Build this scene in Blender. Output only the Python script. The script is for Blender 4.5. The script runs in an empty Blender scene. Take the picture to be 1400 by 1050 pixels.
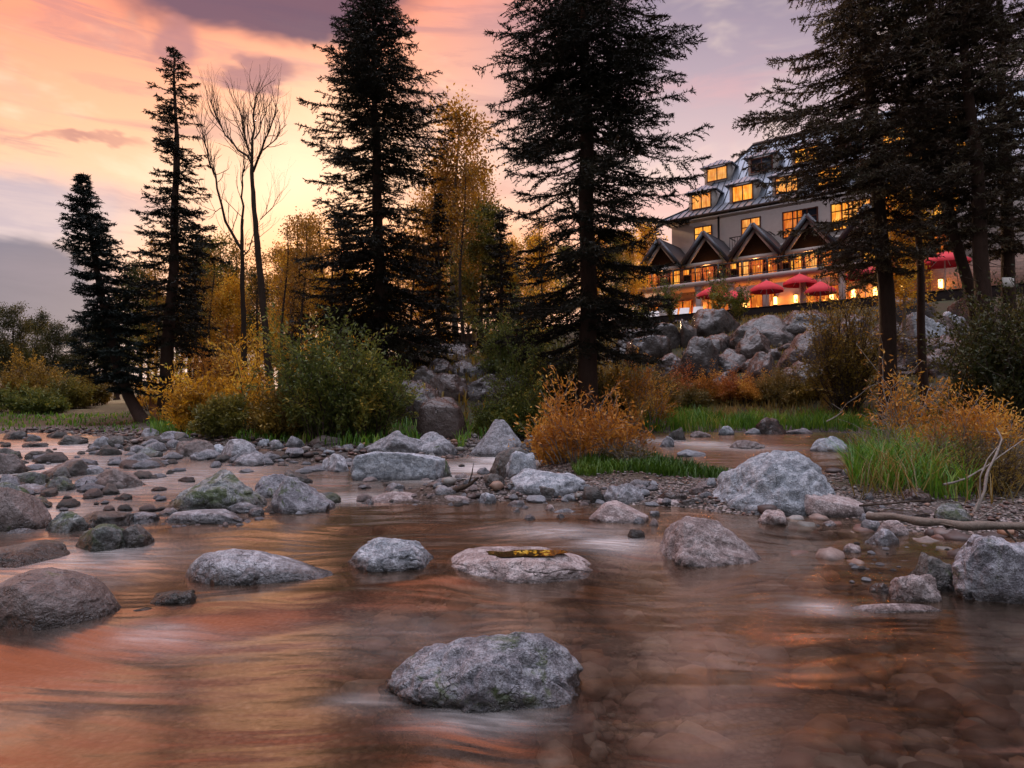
import bpy, bmesh, math, random
import numpy as np
from mathutils import Vector, Matrix
R = math.radians
scene = bpy.context.scene
COL = scene.collection
# ------------------------------------------------------------------ camera
FPX, CAMZ = 933.33, 1.25
PITCH = math.atan(35.0/FPX)
cam = bpy.data.cameras.new('camera'); cam.sensor_width = 36; cam.lens = 24
cam.clip_start = 0.05; cam.clip_end = 3000
camo = bpy.data.objects.new('camera', cam); COL.objects.link(camo)
camo.location = (0, 0, CAMZ); camo.rotation_euler = (R(90)+PITCH, 0, 0)
scene.camera = camo
# ------------------------------------------------------------------ look
scene.view_settings.view_transform = 'Standard'; scene.view_settings.look = 'None'
scene.view_settings.gamma = 1; scene.view_settings.use_curve_mapping = False
scene.view_settings.exposure = 0.68
cy = scene.cycles
cy.max_bounces = 8; cy.diffuse_bounces = 2; cy.glossy_bounces = 3; cy.transmission_bounces = 4; cy.transparent_max_bounces = 8
cy.sample_clamp_indirect = 4; cy.caustics_reflective = False; cy.caustics_refractive = False
cy.use_adaptive_sampling = True; cy.adaptive_threshold = 0.02

def lin(r, g, b, k=1.0):
    f = lambda c: (c/255/12.92 if c/255 <= .04045 else ((c/255+.055)/1.055)**2.4)*k
    return (f(r), f(g), f(b), 1)

class NT:
    """tiny node helper"""
    def __init__(s, tree): s.t = tree; s.n = tree.nodes; s.l = tree.links; s.n.clear()
    def node(s, typ, **kw):
        n = s.n.new(typ)
        for k, v in kw.items(): setattr(n, k, v)
        return n
    def put(s, sock, v):
        if v is None: return
        if isinstance(v, bpy.types.NodeSocket): s.l.new(v, sock)
        else: sock.default_value = v
    def math(s, op, a, b=None, c=None, clamp=False):
        n = s.node('ShaderNodeMath', operation=op, use_clamp=clamp)
        s.put(n.inputs[0], a); s.put(n.inputs[1], b)
        if c is not None: s.put(n.inputs[2], c)
        return n.outputs[0]
    def vmath(s, op, a, b=None):
        n = s.node('ShaderNodeVectorMath', operation=op)
        s.put(n.inputs[0], a)
        if b is not None: s.put(n.inputs[1], b)
        return n.outputs['Value'] if op in ('DOT_PRODUCT', 'LENGTH', 'DISTANCE') else n.outputs[0]
    def mix(s, f, a, b, mode='MIX'):
        n = s.node('ShaderNodeMix', data_type='RGBA', blend_type=mode)
        s.put(n.inputs[0], f); s.put(n.inputs[6], a); s.put(n.inputs[7], b)
        return n.outputs[2]
    def ramp(s, f, stops, interp='LINEAR'):
        n = s.node('ShaderNodeValToRGB'); cr = n.color_ramp; cr.interpolation = interp
        while len(cr.elements) < len(stops): cr.elements.new(.5)
        for e, (p, c) in zip(cr.elements, stops):
            e.position = p; e.color = c if hasattr(c, '__len__') else (c, c, c, 1)
        s.put(n.inputs[0], f); return n.outputs[0]
    def noise(s, v, scale, detail=3, rough=.55, dist=0.0):
        n = s.node('ShaderNodeTexNoise'); s.put(n.inputs['Vector'], v)
        n.inputs['Scale'].default_value = scale; n.inputs['Detail'].default_value = detail
        n.inputs['Roughness'].default_value = rough; n.inputs['Distortion'].default_value = dist
        return n.outputs['Fac']
    def voro(s, v, scale, out='Distance', feat='F1'):
        n = s.node('ShaderNodeTexVoronoi', feature=feat); s.put(n.inputs['Vector'], v)
        n.inputs['Scale'].default_value = scale; return n.outputs[out]
    def mapping(s, v, sc=(1, 1, 1), rot=(0, 0, 0), loc=(0, 0, 0)):
        n = s.node('ShaderNodeMapping'); s.put(n.inputs[0], v)
        n.inputs['Scale'].default_value = sc; n.inputs['Rotation'].default_value = rot; n.inputs['Location'].default_value = loc
        return n.outputs[0]
    def smooth(s, v, a, b):
        n = s.node('ShaderNodeMapRange', interpolation_type='SMOOTHSTEP'); s.put(n.inputs[0], v)
        n.inputs[1].default_value = a; n.inputs[2].default_value = b; return n.outputs[0]

# ------------------------------------------------------------------ world: dusk sky with lit clouds
world = bpy.data.worlds.new('World'); scene.world = world; world.use_nodes = True
SUN_AZ, SUN_EL = math.atan2(-.27, 1), R(7.0)     # azimuth from +Y, to the left of the view
def build_world():
    t = NT(world.node_tree)
    d = t.node('ShaderNodeTexCoord').outputs['Generated']
    sx = t.node('ShaderNodeSeparateXYZ'); t.l.new(d, sx.inputs[0]); X, Y, Z = sx.outputs
    yy = t.math('MAXIMUM', t.math('ABSOLUTE', Y), .12)
    u = t.math('DIVIDE', X, yy); v = t.math('DIVIDE', Z, yy)      # direction as slopes
    cmb = t.node('ShaderNodeCombineXYZ'); t.put(cmb.inputs[0], t.math('MULTIPLY', X, 1.0)); t.put(cmb.inputs[1], Y); t.put(cmb.inputs[2], t.math('MULTIPLY', Z, 2.2)); sv = cmb.outputs[0]
    n1 = t.noise(sv, 2.3, 5, .55, .4); n2 = t.noise(sv, 6.5, 4, .6, .3); n3 = t.noise(t.mapping(sv, (1, 1, 1.6), loc=(3, 1, 2)), 4.2, 5, .6, .6)
    ud = t.math('ADD', u, t.math('MULTIPLY', t.math('SUBTRACT', n1, .5), .34)); vd = t.math('ADD', v, t.math('MULTIPLY', t.math('SUBTRACT', n2, .5), .13))
    def blob(px, py, wx, wy, uu=ud, vv=vd, lo=.25, hi=.85):
        a, b = (px-700)/FPX, (560-py)/FPX
        e = t.math('ADD', t.math('POWER', t.math('DIVIDE', t.math('SUBTRACT', uu, a), wx/FPX), 2.0), t.math('POWER', t.math('DIVIDE', t.math('SUBTRACT', vv, b), wy/FPX), 2.0))
        return t.math('POWER', 2.718, t.math('MULTIPLY', e, -1.0))
    # vertical gradient on the warm side and the mauve side
    warm = t.ramp(v, [(0, lin(190, 170, 176)), (.12, lin(214, 190, 186)), (.25, lin(238, 198, 168)), (.42, lin(242, 178, 138)), (.6, lin(238, 146, 112)), (1, lin(240, 140, 98))])
    mauve = t.ramp(v, [(0, lin(226, 178, 160)), (.2, lin(220, 182, 172)), (.36, lin(204, 176, 174)), (.5, lin(166, 146, 156)), (.62, lin(138, 124, 140)), (1, lin(150, 108, 104))])
    base = t.mix(t.smooth(t.math('SUBTRACT', u, t.math('MULTIPLY', t.math('MAXIMUM', t.math('SUBTRACT', v, .58), 0), 1.1)), -.25, .2), warm, mauve)
    # soft pinkish streaks
    base = t.mix(t.math('MULTIPLY', t.smooth(n3, .5, .75), .28), base, lin(226, 158, 152))
    base = t.mix(t.math('MULTIPLY', t.smooth(n2, .5, .75), .35), base, lin(255, 226, 196))
    n4 = t.noise(t.mapping(sv, (1, 1, 4.5), loc=(7, 2, 5)), 3.1, 6, .6, .8)
    base = t.mix(t.math('MULTIPLY', t.smooth(n4, .48, .66), t.math('MULTIPLY', t.smooth(u, .3, -.2), .5)), base, lin(150, 112, 122))
    # glow where the sun went down
    base = t.mix(t.math('MULTIPLY', blob(420, 270, 130, 130), .85), base, lin(255, 208, 172, 1.18))
    base = t.mix(t.math('MULTIPLY', blob(540, 370, 330, 85, u, v), .8), base, lin(255, 158, 84, 1.2))
    # purple cloud masses
    pc = lin(96, 70, 88)
    b1 = t.smooth(blob(360, -25, 260, 85), .28, .7); b2 = t.smooth(blob(335, 108, 95, 28), .35, .75); b3 = t.smooth(blob(220, 60, 60, 45), .35, .8)
    b4 = t.smooth(blob(120, 188, 80, 10), .3, .8); b5 = t.smooth(blob(60, 190, 90, 8), .35, .9)
    base = t.mix(t.math('MULTIPLY', b1, .95), base, pc); base = t.mix(t.math('MULTIPLY', b2, .75), base, lin(140, 98, 108)); base = t.mix(t.math('MULTIPLY', b3, .7), base, lin(156, 108, 114))
    base = t.mix(t.math('MULTIPLY', b4, .55), base, lin(164, 110, 106)); base = t.mix(t.math('MULTIPLY', b5, .4), base, lin(164, 110, 106))
    # grey cloud bank low on the left
    b6 = t.smooth(blob(-90, 300, 330, 70), .15, .8); b7 = t.smooth(blob(-60, 420, 240, 105), .3, .55)
    base = t.mix(t.math('MULTIPLY', b6, .7), base, lin(168, 160, 174))
    base = t.mix(t.math('MULTIPLY', b7, .93), base, t.mix(n3, lin(80, 78, 98), lin(126, 116, 130)))
    base = t.mix(1.0, base, (.87, .87, .87, 1), 'MULTIPLY')
    # cool dusk cloud cover behind the camera; overhead an added softbox lighting the rocks
    cool = t.mix(n1, lin(172, 172, 190, .42), lin(214, 208, 208, .5))
    zen_softbox = t.mix(n1, lin(190, 200, 226, 3.5), lin(228, 220, 230, 4.2))
    base = t.mix(t.smooth(Y, .25, -.25), base, cool)
    base = t.mix(t.smooth(Z, .8, .95), base, zen_softbox)
    below = t.mix(t.smooth(Z, 0.0, -.06), base, lin(60, 52, 50))
    bg = t.node('ShaderNodeBackground'); t.put(bg.inputs[0], below); bg.inputs[1].default_value = 1.0
    sky = t.node('ShaderNodeTexSky'); sky.sky_type = 'NISHITA'; sky.sun_disc = False
    sky.sun_elevation = SUN_EL; sky.sun_rotation = SUN_AZ
    bg2 = t.node('ShaderNodeBackground'); t.put(bg2.inputs[0], sky.outputs[0]); bg2.inputs[1].default_value = 0.006
    add = t.node('ShaderNodeAddShader'); t.l.new(bg.outputs[0], add.inputs[0]); t.l.new(bg2.outputs[0], add.inputs[1])
    o = t.node('ShaderNodeOutputWorld'); t.l.new(add.outputs[0], o.inputs[0])
build_world()
# the last light: a weak warm sun low behind the trees
sun = bpy.data.lights.new('sun', 'SUN'); sun.energy = 3.6; sun.angle = R(6); sun.color = (1, .68, .42)
suno = bpy.data.objects.new('sun', sun); COL.objects.link(suno)
sd = Vector((math.sin(SUN_AZ)*math.cos(SUN_EL), math.cos(SUN_AZ)*math.cos(SUN_EL), math.sin(SUN_EL)))
suno.rotation_euler = (-sd).to_track_quat('-Z', 'Y').to_euler()

# ------------------------------------------------------------------ noise and geometry helpers
def _h(i, j, k, s):
    n = (i*374761393 + j*668265263 + k*2147483647 + s*1274126177) & 0xffffffff
    n = ((n ^ (n >> 13))*1274126177) & 0xffffffff
    return ((n ^ (n >> 16)) & 0xffff)/65535.0
def vnoise(P, seed=0):
    P = np.asarray(P, float); I = np.floor(P).astype(np.int64); f = P-I; f = f*f*(3-2*f)
    o = 0
    for a in (0, 1):
        for b in (0, 1):
            for c in (0, 1):
                w = (f[:, 0] if a else 1-f[:, 0])*(f[:, 1] if b else 1-f[:, 1])*(f[:, 2] if c else 1-f[:, 2])
                o = o+w*_h(I[:, 0]+a, I[:, 1]+b, I[:, 2]+c, seed)
    return o*2-1
def fbm(P, sc, oct=3, seed=0, gain=.5):
    o = 0; a = 1
    P = np.asarray(P, float)*sc
    for i in range(oct):
        o = o+a*vnoise(P+i*17.3, seed+i); P = P*2.03; a *= gain
    return o
def fbm2(x, y, sc, oct=3, seed=0):
    x = np.asarray(x, float); sh = x.shape; P = np.stack([x.ravel(), np.asarray(y, float).ravel(), np.zeros(x.size)], 1)
    return fbm(P, sc, oct, seed).reshape(sh)
def sstep(x, a, b):
    t = np.clip((np.asarray(x, float)-a)/(b-a), 0, 1); return t*t*(3-2*t)

def mesh_obj(name, V, F, mat=None, parent=None, smooth=False, fattr=None, loc=None):
    """F: one (n,k) array or a list of them; fattr: one float per face"""
    me = bpy.data.meshes.new(name); V = np.asarray(V, np.float32)
    Fs = [np.asarray(f, np.int32) for f in (F if isinstance(F, list) else [F]) if len(f)]
    me.vertices.add(len(V)); me.vertices.foreach_set('co', V.ravel())
    n = sum(len(f) for f in Fs); me.loops.add(sum(f.size for f in Fs)); me.polygons.add(n)
    me.loops.foreach_set('vertex_index', np.concatenate([f.ravel() for f in Fs]))
    tot = np.concatenate([np.full(len(f), f.shape[1], np.int32) for f in Fs])
    me.polygons.foreach_set('loop_start', np.concatenate([[0], np.cumsum(tot)[:-1]]).astype(np.int32))
    if smooth: me.polygons.foreach_set('use_smooth', np.ones(n, bool))
    me.update(calc_edges=True)
    if fattr is not None:
        a = me.attributes.new('tint', 'FLOAT', 'FACE'); a.data.foreach_set('value', np.asarray(fattr, np.float32))
    if mat: me.materials.append(mat)
    o = bpy.data.objects.new(name, me); COL.objects.link(o)
    if parent: o.parent = parent
    if loc is not None: o.location = loc
    return o
def empty(name, loc=(0, 0, 0), rz=0):
    o = bpy.data.objects.new(name, None); o.empty_display_size = .3; COL.objects.link(o); o.location = loc; o.rotation_euler = (0, 0, rz); return o
def tag(o, label=None, cat=None, group=None, kind=None):
    if label: o['label'] = label
    if cat: o['category'] = cat
    if group: o['group'] = group
    if kind: o['kind'] = kind
    return o
class MB:
    """collects shapes into one mesh"""
    def __init__(s): s.V = []; s.Q = []; s.T = []; s.n = 0
    def add(s, V, F):
        V = np.asarray(V, float); F = np.asarray(F, int)
        s.V.append(V); (s.Q if F.shape[1] == 4 else s.T).append(F+s.n); s.n += len(V)
    def box(s, x0, x1, y0, y1, z0, z1):
        V = [(x, y, z) for z in (z0, z1) for y in (y0, y1) for x in (x0, x1)]
        s.add(V, [(0, 2, 3, 1), (4, 5, 7, 6), (0, 1, 5, 4), (2, 6, 7, 3), (0, 4, 6, 2), (1, 3, 7, 5)])
    def bar(s, a, b, w, h=None):
        """a square bar between two points"""
        a = np.array(a, float); b = np.array(b, float); h = h or w; d = b-a; d /= np.linalg.norm(d)
        up = np.array((0, 0, 1.)) if abs(d[2]) < .95 else np.array((0, 1., 0)); x = np.cross(d, up); x /= np.linalg.norm(x); z = np.cross(x, d)
        V = [p+sx*x*w/2+sz*z*h/2 for p in (a, b) for sx, sz in ((-1, -1), (1, -1), (1, 1), (-1, 1))]
        s.add(V, [(0, 1, 2, 3), (7, 6, 5, 4), (0, 4, 5, 1), (1, 5, 6, 2), (2, 6, 7, 3), (3, 7, 4, 0)])
    def slab(s, pts, th):
        """a thick plate over a polygon of 3 or 4 points, thickened downwards along its normal"""
        p = np.array(pts, float); n = np.cross(p[1]-p[0], p[2]-p[0]); n /= np.linalg.norm(n)
        if n[2] < 0: p = p[::-1]; n = -n
        k = len(p); V = np.concatenate([p, p-n*th]); s.add(V, [tuple(range(k))]); s.add(V, [tuple(range(2*k-1, k-1, -1))])
        for i in range(k): s.add([V[i], V[i+k], V[(i+1) % k+k], V[(i+1) % k]], [(0, 1, 2, 3)])
    def tube(s, pts, rad, sides=6, cap=True):
        V, F = tube(pts, rad, sides); s.add(V, F)
        if cap:
            for c, r in ((0, 0), (-1, -1)):
                ring = V[:sides] if c == 0 else V[-sides:]
                V2 = np.concatenate([ring, ring.mean(0)[None]]); s.add(V2, [(i, (i+1) % sides, sides) if c else ((i+1) % sides, i, sides) for i in range(sides)])
    def build(s, name, mat, parent=None, smooth=False, loc=None):
        F = [np.concatenate(x) for x in (s.Q, s.T) if x]
        return mesh_obj(name, np.concatenate(s.V), F, mat, parent, smooth, loc=loc)
def tube(pts, rad, sides=6):
    pts = np.asarray(pts, float); n = len(pts); rad = np.broadcast_to(np.asarray(rad, float), (n,))
    T = np.gradient(pts, axis=0); T /= np.linalg.norm(T, axis=1)[:, None]+1e-9
    ref = np.array((0, 0, 1.)) if abs(T[0, 2]) < .9 else np.array((0, 1., 0))
    A = np.cross(T, ref); A /= np.linalg.norm(A, axis=1)[:, None]+1e-9; B = np.cross(T, A)
    th = np.arange(sides)*2*math.pi/sides
    V = pts[:, None]+rad[:, None, None]*(np.cos(th)[None, :, None]*A[:, None]+np.sin(th)[None, :, None]*B[:, None])
    i = np.arange(n-1)[:, None]*sides; j = np.arange(sides)[None]; k = (j+1) % sides
    F = np.stack([i+j, i+k, i+sides+k, i+sides+j], -1).reshape(-1, 4)
    return V.reshape(-1, 3), F
def segs_mesh(P0, P1, R0, R1, sides=4):
    """many tapered sticks at once"""
    P0, P1 = np.asarray(P0, float), np.asarray(P1, float); R0, R1 = np.asarray(R0, float), np.asarray(R1, float)
    D = P1-P0; D /= np.linalg.norm(D, axis=1)[:, None]+1e-9
    ref = np.where(np.abs(D[:, 2:3]) < .9, np.array([[0, 0, 1.]]), np.array([[0, 1., 0]]))
    A = np.cross(D, ref); A /= np.linalg.norm(A, axis=1)[:, None]+1e-9; B = np.cross(D, A)
    th = np.arange(sides)*2*math.pi/sides; c, s_ = np.cos(th)[None, :, None], np.sin(th)[None, :, None]
    ring = c*A[:, None]+s_*B[:, None]
    V = np.concatenate([P0[:, None]+ring*R0[:, None, None], P1[:, None]+ring*R1[:, None, None]], 1).reshape(-1, 3)
    i = np.arange(len(P0))[:, None]*2*sides; j = np.arange(sides)[None]; k = (j+1) % sides
    return V, np.stack([i+j, i+k, i+sides+k, i+sides+j], -1).reshape(-1, 4)

# ------------------------------------------------------------------ picture geometry
cp, sp = math.cos(PITCH), math.sin(PITCH)
def ray(px, py):
    a = (px-700)/FPX; b = (525-py)/FPX
    return np.array((a, cp-b*sp, sp+b*cp))
def pt(px, py, Y):
    d = ray(px, py); return np.array((0, 0, CAMZ))+d*(Y/d[1])
LEDGE = None
def water_z(x, y):
    x = np.asarray(x, float); y = np.asarray(y, float)
    z = .03*np.maximum(0, y-5)-.0*x
    z = np.where(y > 26, .63+.012*(y-26), z)
    if LEDGE is not None:
        (a, b), (c, d) = LEDGE; ex, ey = c-a, d-b; L = math.hypot(ex, ey)
        s = ((x-a)*(-ey)+(y-b)*ex)/L
        z = z-.07*(1-sstep(s+.12*fbm2(x, y, .8, 2, 9), -.45, .25))
    return z
def on_water(px, py):
    """the point of the water surface (or its continuation) seen at a pixel"""
    d = ray(px, py); t = np.exp(np.linspace(math.log(1.2), math.log(120), 1500))
    P = np.array((0, 0, CAMZ))+d[None]*t[:, None]
    k = np.argmax(P[:, 2] < water_z(P[:, 0], P[:, 1])); k = k if k else len(t)-1
    return P[k]
LEDGE = None
_a, _b = on_water(-150, 905), on_water(870, 752)
LEDGE = ((_a[0], _a[1]), (_b[0], _b[1]))
# outline of the dry land, walked along the water's edge
EDGE = [(-700, 588), (-300, 590), (0, 593), (110, 592), (190, 601), (260, 607), (340, 611), (430, 614), (500, 622), (560, 628), (630, 622), (650, 606), (740, 598),
        (860, 592), (960, 591), (1080, 590), (1190, 592), (1200, 612), (1180, 648), (1110, 655), (1000, 655), (930, 650), (840, 640), (770, 640), (705, 652), (640, 668),
        (660, 678), (740, 679), (800, 688), (860, 694), (930, 692), (980, 700), (1080, 704), (1170, 708), (1235, 728), (1300, 736), (1400, 728), (1560, 730), (2200, 760)]
EP = np.array([on_water(*p)[:2] for p in EDGE])
LAND = np.concatenate([EP, [(60, 6), (400, 20), (400, 900), (-500, 900), (-200, 40)]])
def sdist(x, y, poly=LAND):
    """signed distance to a polygon, positive inside"""
    x = np.asarray(x, float); sh = x.shape; P = np.stack([x.ravel(), np.asarray(y, float).ravel()], 1)
    best = np.full(len(P), 1e9); ins = np.zeros(len(P), bool)
    for i in range(len(poly)):
        a, b = poly[i], poly[(i+1) % len(poly)]; e = b-a; q = P-a
        t = np.clip((q@e)/(e@e+1e-12), 0, 1); dd = np.linalg.norm(q-t[:, None]*e, axis=1); best = np.minimum(best, dd)
        c = ((a[1] > P[:, 1]) != (b[1] > P[:, 1])) & (P[:, 0] < (b[0]-a[0])*(P[:, 1]-a[1])/(b[1]-a[1]+1e-12)+a[0]); ins ^= c
    return np.where(ins, best, -best).reshape(sh)
# the hotel's frame of reference: along the front (U), into the building (W)
UX = np.array((.789, -.614)); WX = np.array((.614, .789)); RIM0 = np.array((10.33, 47.0)); TZ = 7.3
def hotel_sv(x, y): return (x-RIM0[0])*UX[0]+(y-RIM0[1])*UX[1], (x-RIM0[0])*WX[0]+(y-RIM0[1])*WX[1]
def terrain_z(x, y):
    x = np.asarray(x, float); y = np.asarray(y, float)
    w = water_z(x, y); d = sdist(x, y)+.18*fbm2(x, y, .9, 3, 3)
    land = .10*(1-np.exp(-np.maximum(d, 0)/.35))+.045*np.clip(d-.8, 0, 16)+.02
    bed = -.27*(1-np.exp(-np.maximum(-d, 0)/1.3))
    z = w+np.where(d > 0, land, bed)
    z = z+np.where(d > 0, .05*np.clip(d, 0, 1), .03)*fbm2(x, y, 1.1, 3, 5)
    # mound of boulders under the big spruces
    z = z+2.5*np.exp(-(((x+3.0)/5.2)**2+((y-29)/5.5)**2))*sstep(d, .5, 4)
    z = z+.9*np.exp(-(((x-3.0)/2.5)**2+((y-24)/3.0)**2))*sstep(d, .3, 3)
    # gravel bars lying in the river
    for (px, py, rx, ry, h) in ((290, 712, .9, .45, .30), (1225, 765, .9, .35, .15), (1300, 790, .8, .35, .15), (560, 685, 1.0, .6, .2), (640, 676, 1.2, .4, .18), (370, 628, 2.2, 1.0, .36), (250, 610, 3.5, 1.2, .28)):
        c = on_water(px, py); z = z+h*np.exp(-(((x-c[0])/rx)**2+((y-c[1])/ry)**2))*(d < 0)
    c = on_water(890, 650); z = z+.22*np.exp(-(((x-c[0])/1.7)**2+((y-c[1]-.8)/1.0)**2))
    # rising bank below the hotel terrace
    s, v = hotel_sv(x, y); q = -v
    prof = np.where(q < 0, 1, np.clip(1-q/17.5, 0, 1)); prof = prof*prof*(3-2*prof)*.35+prof*.65
    top = TZ-.12-z
    amt = sstep(s, -26, -9)*.75+.25*sstep(s, -45, -20)
    z = z+np.maximum(top, 0)*prof*amt
    # wooded ground far off
    r = np.hypot(x, y)
    z = z+sstep(r, 55, 230)*(13+6*fbm2(x, y, .012, 3, 8))*(1-.4*sstep(r, 250, 600))*sstep(d, 0, 20)*sstep(q, -30, 5)
    return z
def ground(px, py, tmax=150):
    d = ray(px, py); t = np.exp(np.linspace(math.log(1.5), math.log(tmax), 700))
    P = np.array((0, 0, CAMZ))+d[None]*t[:, None]
    k = int(np.argmax(P[:, 2] < np.maximum(terrain_z(P[:, 0], P[:, 1]), water_z(P[:, 0], P[:, 1])))); k = k if k else len(t)-1
    return P[k]
def tz(x, y): return float(terrain_z(np.array([x]), np.array([y]))[0])

# ------------------------------------------------------------------ materials
def mat(name): 
    m = bpy.data.materials.new(name); m.use_nodes = True; return m, NT(m.node_tree)
def finish(t, sh, disp=None):
    o = t.node('ShaderNodeOutputMaterial'); t.l.new(sh, o.inputs[0])
def principled(t, col, rough=.8, bump=None, bs=.3, bd=.02, metal=0, spec=.5):
    p = t.node('ShaderNodeBsdfPrincipled'); t.put(p.inputs['Base Color'], col); t.put(p.inputs['Roughness'], rough); p.inputs['Metallic'].default_value = metal
    p.inputs['Specular IOR Level'].default_value = spec
    if bump is not None:
        b = t.node('ShaderNodeBump'); b.inputs['Strength'].default_value = bs; b.inputs['Distance'].default_value = bd; t.put(b.inputs['Height'], bump); t.l.new(b.outputs[0], p.inputs['Normal'])
    return p.outputs[0]
def simple(name, col, rough=.7, metal=0, var=.25, sc=8, bs=.2, spec=.5):
    m, t = mat(name); oc = t.node('ShaderNodeTexCoord').outputs['Object']
    n = t.noise(oc, sc, 4, .6); dark = tuple(c*(1-var) for c in col[:3])+(1,); lite = tuple(min(1, c*(1+var)) for c in col[:3])+(1,)
    finish(t, principled(t, t.mix(n, dark, lite), rough, n, bs, .02, metal, spec)); return m
def rock_mat(name, c1, c2, c3, moss=0.0, wet=.05, speck=1.0, mosscol=(.045, .07, .018, 1), wetshade=.18, gloss=.75, sc=1.0):
    m, t = mat(name); tc = t.node('ShaderNodeTexCoord').outputs['Object']; oi = t.node('ShaderNodeObjectInfo').outputs['Random']
    off = t.node('ShaderNodeCombineXYZ'); t.put(off.inputs[0], t.math('MULTIPLY', oi, 37.0)); t.put(off.inputs[1], t.math('MULTIPLY', oi, 11.0))
    v = t.vmath('ADD', tc, off.outputs[0])
    big = t.noise(v, 2.2*sc, 4, .6, .6); mid = t.noise(v, 11*sc, 4, .65); fine = t.noise(v, 85*sc, 3, .7); fine2 = t.noise(v, 34*sc, 3, .75)
    col = t.mix(t.smooth(big, .35, .68), c1, c2)
    col = t.mix(t.math('MULTIPLY', t.smooth(mid, .42, .62), .8), col, c3)
    col = t.mix(t.math('MULTIPLY', t.smooth(fine, .5, .62), .55*speck), col, tuple(c*.28 for c in c1[:3])+(1,))
    col = t.mix(t.math('MULTIPLY', t.smooth(fine2, .56, .66), .5*speck), col, tuple(c*.35 for c in c1[:3])+(1,))
    col = t.mix(t.math('MULTIPLY', t.smooth(fine, .46, .36), .45*speck), col, tuple(min(.85, c*1.7) for c in c2[:3])+(1,))
    # per-rock brightness
    hs = t.node('ShaderNodeHueSaturation'); t.put(hs.inputs['Value'], t.math('ADD', .8, t.math('MULTIPLY', oi, .4))); t.put(hs.inputs['Color'], col); col = hs.outputs[0]
    # cracks and veins
    cr = t.voro(t.vmath('ADD', v, t.mix(.5, (0, 0, 0, 1), t.node('ShaderNodeTexNoise').outputs['Color'])), 3.0*sc, 'Distance', 'DISTANCE_TO_EDGE')
    crm = t.smooth(cr, .013, .0); crm = t.math('MULTIPLY', crm, t.smooth(big, .45, .6))
    col = t.mix(t.math('MULTIPLY', crm, .5), col, (.02, .018, .015, 1))
    sx = t.node('ShaderNodeSeparateXYZ'); t.l.new(tc, sx.inputs[0]); z = sx.outputs[2]
    g = t.node('ShaderNodeNewGeometry'); sn = t.node('ShaderNodeSeparateXYZ'); t.l.new(g.outputs['Normal'], sn.inputs[0])
    if moss > 0:
        mm = t.noise(v, 5.5*sc, 5, .7, .5); mk = t.smooth(mm, .66-.26*moss, .74-.2*moss)
        mk = t.math('MULTIPLY', mk, t.smooth(z, .75, .1)) if moss < .6 else mk
        col = t.mix(t.math('MULTIPLY', mk, .9), col, t.mix(fine2, tuple(c*.5 for c in mosscol[:3])+(1,), tuple(c*1.5 for c in mosscol[:3])+(1,)))
    wl = t.math('ADD', z, t.math('MULTIPLY', t.math('SUBTRACT', mid, .5), .12))
    wm = t.smooth(wl, wet, wet*.25-.01)  # wet waterline band, widened so it also paints the shade under the rock
    col = t.mix(t.math('MULTIPLY', wm, 1-wetshade), col, t.mix(.5, (0.01, .008, .006, 1), tuple(c*.3 for c in c1[:3])+(1,)))
    rough = t.mix(wm, (gloss,)*3+(1,), (.22,)*3+(1,))
    h = t.math('ADD', t.math('ADD', t.math('MULTIPLY', mid, .9), t.math('MULTIPLY', fine2, .35)), t.math('ADD', t.math('MULTIPLY', fine, .16), t.math('MULTIPLY', crm, -.6)))
    finish(t, principled(t, col, rough, h, 1.0, .05)); return m
GR = {}
GR['granite'] = rock_mat('speckled_granite', (.12, .125, .14, 1), (.25, .25, .27, 1), (.42, .43, .47, 1), .12, .14)
GR['pale'] = rock_mat('pale_granite', (.20, .22, .25, 1), (.34, .38, .43, 1), (.54, .57, .62, 1), 0, .12)
GR['mossy'] = rock_mat('mossy_granite', (.07, .08, .08, 1), (.15, .165, .17, 1), (.28, .30, .30, 1), .75, .17)
GR['mossed'] = rock_mat('granite_with_moss', (.12, .12, .14, 1), (.25, .25, .28, 1), (.40, .41, .45, 1), .42, .10)
GR['pink'] = rock_mat('pink_granite', (.17, .13, .125, 1), (.30, .235, .225, 1), (.44, .39, .39, 1), 0, .06)
GR['dark'] = rock_mat('dark_wet_stone', (.055, .052, .05, 1), (.10, .095, .09, 1), (.13, .125, .12, 1), .3, .2, .6, gloss=.5)
GR['smooth'] = rock_mat('smooth_brown_stone', (.08, .06, .055, 1), (.13, .105, .1, 1), (.19, .16, .155, 1), .15, .13, .6, gloss=.5)
GR['rose'] = rock_mat('rose_boulder_stone', (.12, .07, .062, 1), (.22, .14, .13, 1), (.32, .24, .225, 1), .12, -.5, .7, sc=.45)
GR['slate'] = rock_mat('grey_boulder_stone', (.085, .062, .058, 1), (.17, .135, .13, 1), (.30, .26, .255, 1), .15, -.5, .7, sc=.45)
GR['rust'] = rock_mat('rust_boulder_stone', (.13, .08, .07, 1), (.20, .125, .11, 1), (.28, .2, .18, 1), .1, -.5, .7, sc=.45)

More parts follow.
